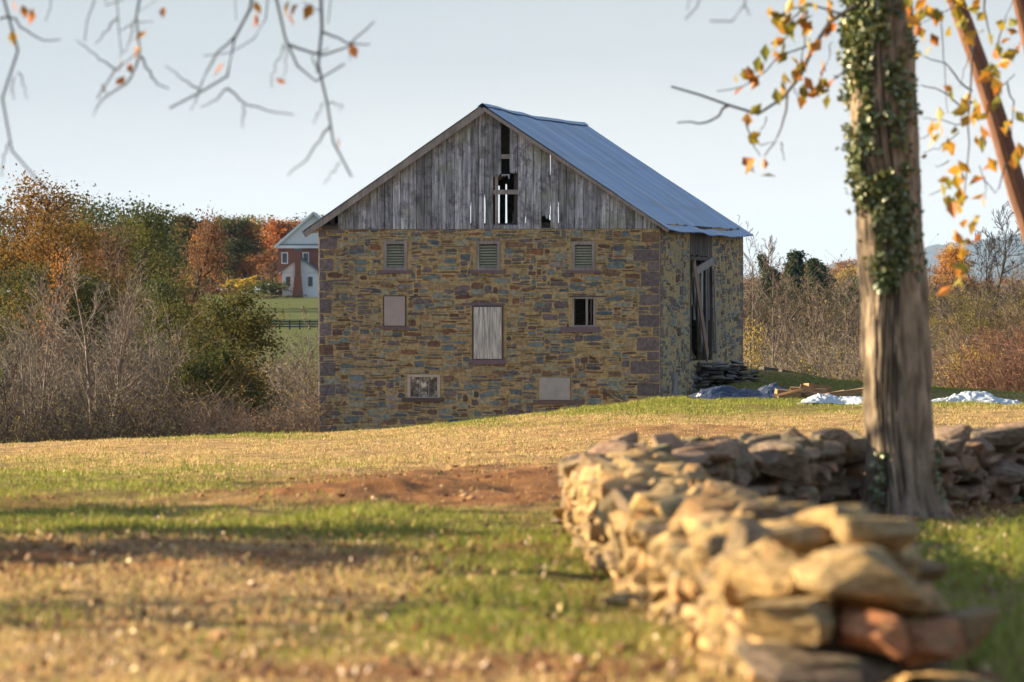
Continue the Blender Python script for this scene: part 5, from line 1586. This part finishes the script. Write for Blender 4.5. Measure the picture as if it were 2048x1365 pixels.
    mbl.build('foliage', fm, t_); mbt.build('trunks', M['dark_wood'], t_)


# ------------------------------------------------------------------ near trees
def poly(pts, d, sx, ox=0., oy=0.):
    return np.array([at(ox + x / sx, oy + y / sx, d if np.isscalar(d) else d[i]) for i, (x, y) in enumerate(pts)])


def twigset(mb, lines, d, r0, sx, ox=0., oy=0., rng=None, n=9, sides=6, zlift=None):
    tips = []
    for i, (pts, r) in enumerate(lines):
        dd = d + rng.normal(0, .5)
        P = poly(pts, dd, sx, ox, oy)
        if pts[0][1] <= 0 and zlift is not None:           # carried on upward to the limb above the view
            top = P[0] + np.array([rng.normal(0, .1), 0, zlift - P[0][2]]); top[1] = d
            P = np.vstack([top, P])
        Q = resample(P, n)
        Q = Q + rng.normal(0, .006, Q.shape)
        tubes(mb, Q[None], np.linspace(r, r * .45, n)[None] * r0, sides, a=rng.random())
        tips.append(Q)
    return np.concatenate(tips)


def build_shade_tree():
    """The tree whose trunk stands beyond the left edge; its drooping twigs hang into the view."""
    rng = np.random.default_rng(41)
    d = 37.
    t = thing('shade_tree', 'tree with drooping grey twigs and few orange leaves hanging overhead at left', 'tree', (-7.2, d, float(gz(-7.2, d))))
    z0 = float(gz(-7.2, d))
    out, tips = [], []
    sp_ = dict(lv=3, k=[11, 6, 4], t0=[.30, .25, .2], ang=[58, 42, 42], ratio=[.42, .5, .5], rr=.55, rmin=.008, wob=.10, up=.03, taper=.35)
    grow(rng, (-7.2, d, z0 - .1), (.02, 0, 1), 10., .24, 0, sp_, out, tips)
    mb = MB(); wood(mb, out, (12, 7, 5, 4, 3)); mb.build('trunk', M['bark'], t)
    tips_all = np.array(tips)
    # limb above the frame
    zl = CZ + 2.55
    limb = resample(np.array([(-7.2, d, z0 + 3.6), (-5.6, d, zl + .5), (-3.4, d, zl + .25), (-1.8, d, zl + .05), (-.4, d, zl + .1), (1.2, d, zl + .2)]), 24)
    ml = MB(); tubes(ml, limb[None], np.linspace(.085, .022, 24)[None], 8)
    L = [([(20, 0), (50, 110), (45, 200), (90, 260), (95, 340), (70, 410), (10, 440), (5, 520), (20, 600), (38, 680), (50, 770), (115, 880), (180, 900), (215, 950), (260, 1030)], 1.2),
         ([(0, 105), (55, 80), (120, 150), (170, 180), (240, 225), (325, 210)], .8), ([(50, 770), (20, 860), (0, 960)], .6), ([(70, 410), (60, 480), (70, 540)], .5), ([(95, 390), (130, 460), (150, 530)], .5),
         ([(275, 0), (270, 50), (245, 120)], .6), ([(510, 0), (480, 80), (455, 230)], .7),
         ([(745, 0), (740, 100), (745, 200), (750, 310), (700, 360), (610, 390), (540, 470), (520, 530)], 1.1), ([(750, 310), (720, 400), (670, 460), (600, 500), (550, 530), (500, 630)], .8),
         ([(755, 300), (800, 380), (850, 460), (910, 485)], .8), ([(620, 370), (560, 330), (480, 270), (410, 220)], .6), ([(560, 0), (590, 50), (640, 30), (670, 0)], .7), ([(625, 0), (625, 60), (630, 150), (650, 280)], .7), ([(630, 100), (570, 170), (520, 230)], .6), ([(740, 100), (700, 130), (640, 170)], .5), ([(720, 120), (700, 230), (650, 310)], .5), ([(745, 120), (830, 120)], .4),
         ([(1390, 0), (1300, 100), (1260, 200), (1240, 330), (1220, 470), (1075, 490), (1010, 540), (920, 590)], 1.25), ([(1220, 470), (1160, 550), (1080, 570)], .6), ([(1220, 470), (1310, 560), (1440, 600), (1590, 615)], .7), ([(1310, 560), (1308, 685)], .6),
         ([(1260, 200), (1160, 300), (1110, 400), (1060, 530), (1025, 600)], .75), ([(1460, 0), (1420, 170), (1340, 230), (1250, 285), (1090, 300)], .65), ([(1075, 490), (980, 420), (900, 365)], .6),
         ([(1480, 0), (1510, 120), (1550, 240), (1590, 350), (1660, 465), (1735, 420), (1800, 380), (1860, 360)], 1.2), ([(1550, 240), (1640, 270), (1740, 290), (1830, 270), (1900, 230), (1960, 170), (2005, 110)], .9),
         ([(1725, 0), (1735, 150), (1710, 290), (1730, 420), (1755, 550), (1780, 680), (1810, 790), (1830, 880), (1890, 960)], 1.35), ([(1730, 170), (1800, 200), (1900, 240), (2000, 240)], .8), ([(1780, 690), (1700, 790), (1640, 880), (1550, 945)], .7), ([(1830, 880), (1750, 990)], .5),
         ([(1710, 400), (1690, 300), (1780, 260)], .6), ([(1530, 240), (1480, 350), (1460, 470)], .5), ([(1545, 250), (1550, 380), (1510, 440)], .4), ([(1755, 540), (1850, 570), (1830, 600)], .5), ([(1790, 0), (1770, 130)], .7), ([(1740, 560), (1690, 670)], .5), ([(1720, 60), (1640, 20), (1620, 0)], .4), ([(1900, 240), (1890, 330)], .4), ([(1270, 0), (1275, 110)], .5), ([(860, 0), (810, 20), (745, 60)], .4)]
    q = twigset(ml, L, d, .0115, 2.695, rng=rng, zlift=zl + .1)
    # a few over the middle and the right of the top edge
    L2 = [([(280, 0), (240, 60), (190, 110)], .8), ([(220, 0), (200, 60)], .6), ([(530, 0), (520, 30), (480, 100), (400, 135), (330, 120)], .9), ([(520, 30), (550, 90)], .5), ([(-110, 0), (-90, 8), (-60, 0)], .5)]
    twigset(ml, L2, d, .0115, 2.738, 1300, 0, rng=rng, zlift=zl + .1)
    ml.build('twig_sprays', M['twig'], t)
    lv = [(75, 35), (130, 65), (165, 90), (72, 205), (880, 68), (758, 195), (740, 280), (705, 370), (645, 355), (565, 480), (648, 435), (1390, 40), (1375, 110), (1380, 118), (1550, 45), (1585, 60), (1565, 110), (1650, 60), (1905, 275), (1820, 775), (1515, 435), (1185, 375), (140, 55), (735, 290), (1660, 65)]
    C = poly(lv, d - .2, 2.695)
    mb = MB(); r2 = np.random.default_rng(3)
    cards(mb, C, r2.uniform(.09, .13, len(C)), r2, r2.uniform(.5, 1, len(C)), .6, axis=(0, 0, -1.4))
    # thin remaining leaves of the crown above
    ids = rng.integers(0, len(tips_all), 2400)
    cards(mb, tips_all[ids] + rng.normal(0, .12, (2400, 3)), rng.uniform(.07, .12, 2400), rng, rng.random(2400), .6)
    mb.build('leaves', M['lf_autumn'], t)


def build_ivy_tree():
    rng = np.random.default_rng(52)
    d = 49.
    base = at(1803, 1045, d); zg = float(gz(base[0], d)); base[2] = zg
    t = thing('ivy_tree', 'thick grey brown trunk wrapped in ivy standing behind the sunlit wall', 'tree', base)
    py = np.array([1075, 1052, 1040, 1020, 1000, 960, 900, 800, 600, 500, 300, 100, 0, -300, -700, -1100])
    cx = np.array([1806, 1806, 1806, 1805, 1804, 1802, 1800, 1796, 1788, 1782, 1771, 1763, 1760, 1752, 1745, 1738])
    hw = np.array([112, 100, 93, 84, 78, 72, 68, 68, 67, 66, 65, 64, 63, 58, 46, 30])
    n, K = 420, 160
    yy = np.linspace(1075, -1100, n)
    c = np.array([at(np.interp(-v, -py, cx), v, d) for v in yy]); rad_ = np.interp(-yy, -py, hw) / F * d
    th = np.arange(K) * 2 * PI / K
    TH2, I = np.meshgrid(th, np.arange(n)); Zc = c[:, 2][:, None]
    fl = np.clip((yy[:, None] - 930) / 140, 0, 1) ** 1.6
    lobes = (.5 + .5 * np.cos(TH2 * 5 + 1.1)) * fl * .38 - .12 * fl
    TB = ((TH2 - PI / 2) % (2 * PI)) / (2 * PI)
    wv = (fbm(TB * 9, Zc * .8 + 0 * TB, 33, 2) - .5) * .05
    f1 = np.abs(fbm((TB + wv) * 26, Zc * 1.7 + 0 * TB, 4, 2) - .5) * 2; f2 = fbm((TB + wv) * 54, Zc * 5.5 + 0 * TB, 7, 3) - .5
    ridge = np.clip(f1, 0, .45) * .17 + f2 * .11
    rr = rad_[:, None] * (1 + lobes + ridge - .03 + .05 * (fbm(np.cos(TH2) * 1.2, np.sin(TH2) + Zc * .5, 15, 2) - .5))
    V = np.stack([c[:, 0][:, None] + np.cos(TH2) * rr, c[:, 1][:, None] + np.sin(TH2) * rr, Zc + 0 * rr], -1)
    ix = np.arange(n * K).reshape(n, K); nx = np.roll(ix, -1, 1)
    q = np.stack([ix[:-1], nx[:-1], nx[1:], ix[1:]], -1).reshape(-1, 4)
    mb = MB(); mb.add(V.reshape(-1, 3), q, a=np.clip(.1 + 7 * ridge.ravel(), 0, 1.25)); mb.build('trunk', M['bark'], t, smooth=True)
    # limbs and crown over the view
    out, tips = [], []
    sp_ = dict(lv=3, k=[9, 6, 4], t0=[.05, .25, .2], ang=[60, 42, 42], ratio=[.75, .5, .5], rr=.6, rmin=.008, wob=.10, up=.02, taper=.35)
    topi = n - 1; p0 = c[int(n * .78)]
    grow(rng, p0, (-.03, 0, 1), 4.6, .17, 0, sp_, out, tips)
    ml = MB(); wood(ml, out, (10, 7, 5, 4, 3))
    R_ = [([(1120, 30), (1000, 110), (900, 240), (810, 470), (740, 530), (660, 600), (580, 630), (500, 610), (430, 580), (330, 540), (220, 510), (115, 480)], 1.4), ([(430, 580), (340, 660), (260, 675), (150, 670)], .9), ([(755, 520), (740, 640), (700, 760), (620, 860)], .8), ([(530, 660), (550, 780), (610, 860)], .6),
          ([(900, 240), (700, 310), (600, 430), (480, 490), (360, 500)], .6), ([(1100, 100), (900, 30), (760, 60), (690, 85)], .8), ([(830, 40), (760, 160), (745, 210), (670, 280)], .6), ([(860, 60), (850, 120), (840, 300), (800, 430)], .6), ([(990, 130), (960, 190), (925, 220)], .5), ([(1120, 350), (980, 450), (920, 490), (820, 555)], .6), ([(990, 230), (980, 330), (940, 400)], .4), ([(720, 780), (735, 880)], .5), ([(640, 640), (600, 740), (570, 760)], .4), ([(600, 800), (700, 770)], .4), ([(790, 480), (830, 600)], .4)]
    twigset(ml, R_, 46., .0145, 2.738, 1300, 0, rng=rng)
    ml.build('twig_sprays', M['twig'], t)
    lv = [(690, 85), (800, 45), (860, 40), (850, 120), (760, 160), (745, 210), (670, 280), (710, 270), (850, 300), (820, 390), (800, 430), (535, 390), (615, 390), (530, 460), (920, 490), (890, 520), (960, 490), (990, 35), (990, 130), (960, 190), (925, 220), (740, 330), (935, 360), (550, 880), (650, 910), (595, 598), (580, 750), (690, 60), (720, 45), (830, 60), (985, 480), (820, 550), (860, 530), (1000, 80), (1010, 160), (700, 480), (745, 440), (840, 340), (770, 130), (760, 190), (680, 260), (550, 410), (525, 475), (560, 895), (940, 470), (870, 150)]
    C = np.concatenate([poly(lv, 45.6, 2.738, 1300, 0)] * 2) ; C = C + rng.normal(0, .035, C.shape)
    mb = MB(); cards(mb, C, rng.uniform(.11, .17, len(C)), rng, rng.random(len(C)), .62, axis=(0, 0, -.8))
    tips = np.array(tips); ids = rng.integers(0, len(tips), 3200)
    hi = tips[ids] + rng.normal(0, .15, (3200, 3)); hi = hi[hi[:, 2] > CZ + 2.9]
    cards(mb, hi, rng.uniform(.07, .12, len(hi)), rng, rng.random(len(hi)), .6)
    mb.build('leaves', M['lf_autumn'], t)
    # ivy: leaves hugging the bark, thick above, thinning to a strip
    m = 8500
    v = rng.uniform(-500, 585, m) ** 1.0
    frac = np.clip((585 - v) / 585, 0, 1)
    a0 = rad(226) + .15 * np.sin(v / 60.); wd = .18 + 1.05 * np.clip(frac * 1.5, 0, 1)
    ang = a0 + rng.normal(0, 1, m) * wd * .62 + (1 - frac) * .55
    patch = fbm(ang * 2.2, v / 55., 23, 2); keep = patch > .40
    v, ang = v[keep], ang[keep]
    # second sheet: dark ivy on the right front
    m2 = 420; v2 = rng.uniform(-200, 560, m2); a2 = rad(300) + rng.normal(0, .22, m2); k2 = fbm(a2 * 2.5 + 4, v2 / 70., 29, 2) > .5
    v = np.r_[v, v2[k2], rng.uniform(900, 1010, 70), rng.uniform(880, 1000, 30)]; ang = np.r_[ang, a2[k2], rad(235) + rng.normal(0, .10, 70), rad(340) + rng.normal(0, .1, 30)]
    C = np.array([at(np.interp(-q, -py, cx), q, d) for q in v]); r = np.interp(-v, -py, hw) / F * d * 1.03 + np.abs(rng.normal(0, .038, len(v)))
    C[:, 0] += np.cos(ang) * r; C[:, 1] += np.sin(ang) * r
    iv = thing('ivy', 'glossy green ivy climbing the thick trunk', 'ivy', base)
    mb = MB(); cards(mb, C, rng.uniform(.045, .085, len(C)), rng, rng.random(len(C)), .8, axis=None); mb.build('ivy_leaves', M['lf_ivy'], iv)
    st = MB(); P = []
    for k in range(5):
        vv = np.linspace(1040, -400, 40); aa = rad(236 + k * 9) + .14 * np.sin(vv / (70 + 11 * k) + k)
        cc = np.array([at(np.interp(-q, -py, cx), q, d) for q in vv]); r_ = np.interp(-vv, -py, hw) / F * d * 1.035
        cc[:, 0] += np.cos(aa) * r_; cc[:, 1] += np.sin(aa) * r_; P.append(cc)
    tubes(st, np.array(P), np.full((5, 40), .009), 5); st.build('ivy_stem', M['dark_wood'], iv)


def build_leaning_tree():
    rng = np.random.default_rng(63)
    d = 51.
    pts = [(2230, 1030), (2190, 900), (2120, 650), (2062, 460), (2022, 340), (1990, 225), (1955, 120), (1915, 10), (1880, -110), (1840, -300), (1815, -520)]
    P = resample(np.array([at(x, y, d) for x, y in pts]), 40); P[0][2] = float(gz(P[0][0], d)) - .1
    t = thing('leaning_tree', 'slender reddish tree leaning left with yellow and orange leaves', 'tree', P[0])
    mb = MB(); tubes(mb, P[None], (np.linspace(.125, .055, 40) * (1 + rng.normal(0, .03, 40)))[None], 12)
    Q = resample(np.array([at(x, y, d + .6) for x, y in [(2225, 1000), (2170, 560), (2100, 250), (2056, 70), (2030, -40), (1990, -240)]]), 24); tubes(mb, Q[None], np.linspace(.11, .06, 24)[None], 10)
    mb.build('trunk', M['bark_red'], t)
    ml = MB()
    L = [([(1850, -150), (1830, 0), (1840, 120), (1870, 250)], 1.1), ([(1770, 250), (1760, 500), (1750, 700), (1740, 900), (1720, 1100)], .9), ([(1770, 560), (1700, 580), (1640, 530), (1560, 480), (1480, 470)], .8), ([(1760, 500), (1720, 470), (1620, 350), (1500, 310)], .8), ([(1950, 460), (1990, 560), (1980, 740)], .7), ([(1950, 900), (1900, 1060), (1840, 990), (1800, 900)], .6),
         ([(1880, 560), (1940, 460), (2000, 400)], .7), ([(1600, 130), (1610, 350), (1630, 620)], .5), ([(1700, 720), (1600, 800), (1500, 840)], .5), ([(1640, 880), (1560, 920)], .5), ([(1640, 1020), (1530, 1070)], .5), ([(1730, 690), (1600, 660), (1490, 650)], .5), ([(1690, 30), (1560, 90), (1470, 140)], .5), ([(1570, 680), (1500, 760), (1460, 760)], .5), ([(1900, 250), (1960, 60), (1990, 0)], .6), ([(1780, 240), (1720, 380), (1700, 480)], .4), ([(1950, 900), (2010, 860), (2048, 830)], .5), ([(1830, 980), (1840, 1090)], .4)]
    twigset(ml, L, d - .6, .013, 2.738, 1300, 0, rng=rng); ml.build('twig_sprays', M['twig'], t)
    lv = [(1465, 75), (1450, 150), (1490, 180), (1500, 280), (1580, 85), (1560, 200), (1520, 70), (1690, 50), (1700, 100), (1720, 190), (1650, 480), (1580, 680), (1550, 740), (1600, 720), (1640, 780), (1700, 960), (1680, 1000), (1710, 1060), (1690, 1120), (1800, 1000), (1850, 920), (1720, 600), (1770, 560), (1800, 650), (1850, 380), (1830, 760), (1900, 290), (1950, 280), (1990, 240), (1930, 320), (1900, 430), (2030, 850), (2020, 600), (1880, 540), (1940, 110), (1970, 190), (1780, 20), (1800, 120), (1930, 720), (1680, 20), (1730, 160), (1490, 30), (1840, 400), (1910, 400), (1960, 330), (2000, 640), (2015, 870), (1865, 545), (1790, 640), (1585, 640), (1645, 810), (1690, 940), (1660, 1030), (1700, 1090), (1440, 60), (1505, 200), (1770, 640), (1845, 740), (1700, 620), (1890, 250)]
    lv2 = [(680, 40), (660, 100), (770, 60), (730, 180), (770, 200), (680, 260), (720, 310), (680, 330), (660, 360), (710, 440), (700, 520), (660, 470), (580, 555), (735, 290), (705, 480), (665, 110)]
    C = np.concatenate([poly(lv, d - 3.5, 2.738, 1300, 0), poly(lv, d - 4.2, 2.738, 1300, 0), poly(lv2, d - 4.0, 2.842, 1680, 380), poly(lv2, d - 4.2, 2.842, 1680, 380)]); C = C + rng.normal(0, .035, C.shape)
    out, tips = [], []
    sp_ = dict(lv=3, k=[9, 5, 4], t0=[.0, .25, .2], ang=[55, 42, 42], ratio=[.6, .5, .5], rr=.6, rmin=.007, wob=.10, up=.0, taper=.35)
    grow(rng, P[-4], (-.2, 0, 1), 4.0, .055, 0, sp_, out, tips)
    m2 = MB(); wood(m2, out); m2.build('limb', M['bark_red'], t)
    tips = np.array(tips); hi = tips[rng.integers(0, len(tips), 2200)] + rng.normal(0, .15, (2200, 3)); hi = hi[hi[:, 2] > CZ + 2.9]
    mb = MB(); cards(mb, C, rng.uniform(.11, .18, len(C)), rng, rng.uniform(.05, .95, len(C)), .62, axis=(0, 0, -.8)); cards(mb, hi, rng.uniform(.07, .12, len(hi)), rng, rng.random(len(hi)), .6)
    mb.build('leaves', M['lf_autumn'], t)


def build_side_trees():
    """Trees and a hedge that stand beyond the left edge and throw the long shadows and dappled light."""
    tree('tree', 'sparse autumn tree beyond the left edge opposite the ivy tree', 'tree', -11.5, 52.5, CZ + 6.5, 5.5, 'autumn', 401, n_leaf=650, leaf=.13, trunk=.2, wood_m='bark', clump=.07)
    tree('tree', 'sparse autumn tree beyond the left edge opposite the near wall', 'tree', -10.5, 33, CZ + 5.5, 6.0, 'autumn', 402, n_leaf=900, leaf=.13, trunk=.18, wood_m='bark', clump=.07)
    tree('tree', 'tall sparse tree farther out beyond the left edge', 'tree', -22, 75, CZ + 7, 6, 'autumn', 403, n_leaf=1500, leaf=.14, trunk=.22, wood_m='bark', clump=.07)
    for i, (x, y, h, wd, lab) in enumerate([(-7.4, 44.4, 1.95, 3.2, 'low dense bush beyond the left edge, middle of three'), (-8.4, 53.2, 1.8, 3.4, 'low dense bush beyond the left edge, farthest of three'), (-6.6, 39.4, 1.6, 3.0, 'low dense bush beyond the left edge, nearest of three')]):
        tree('bush', lab, 'bush', x, y, float(gz(x, y)) + h, wd, 'green', 404 + i, n_leaf=9000, leaf=.16, crown_lo=.05, clump=.14)


build_ground(); build_grass(); build_leaf_litter(); build_clods(); build_hill(); build_haze()
build_barn(); build_yard(); build_walls(); build_house(); build_woods()
build_shade_tree(); build_ivy_tree(); build_leaning_tree(); build_side_trees()
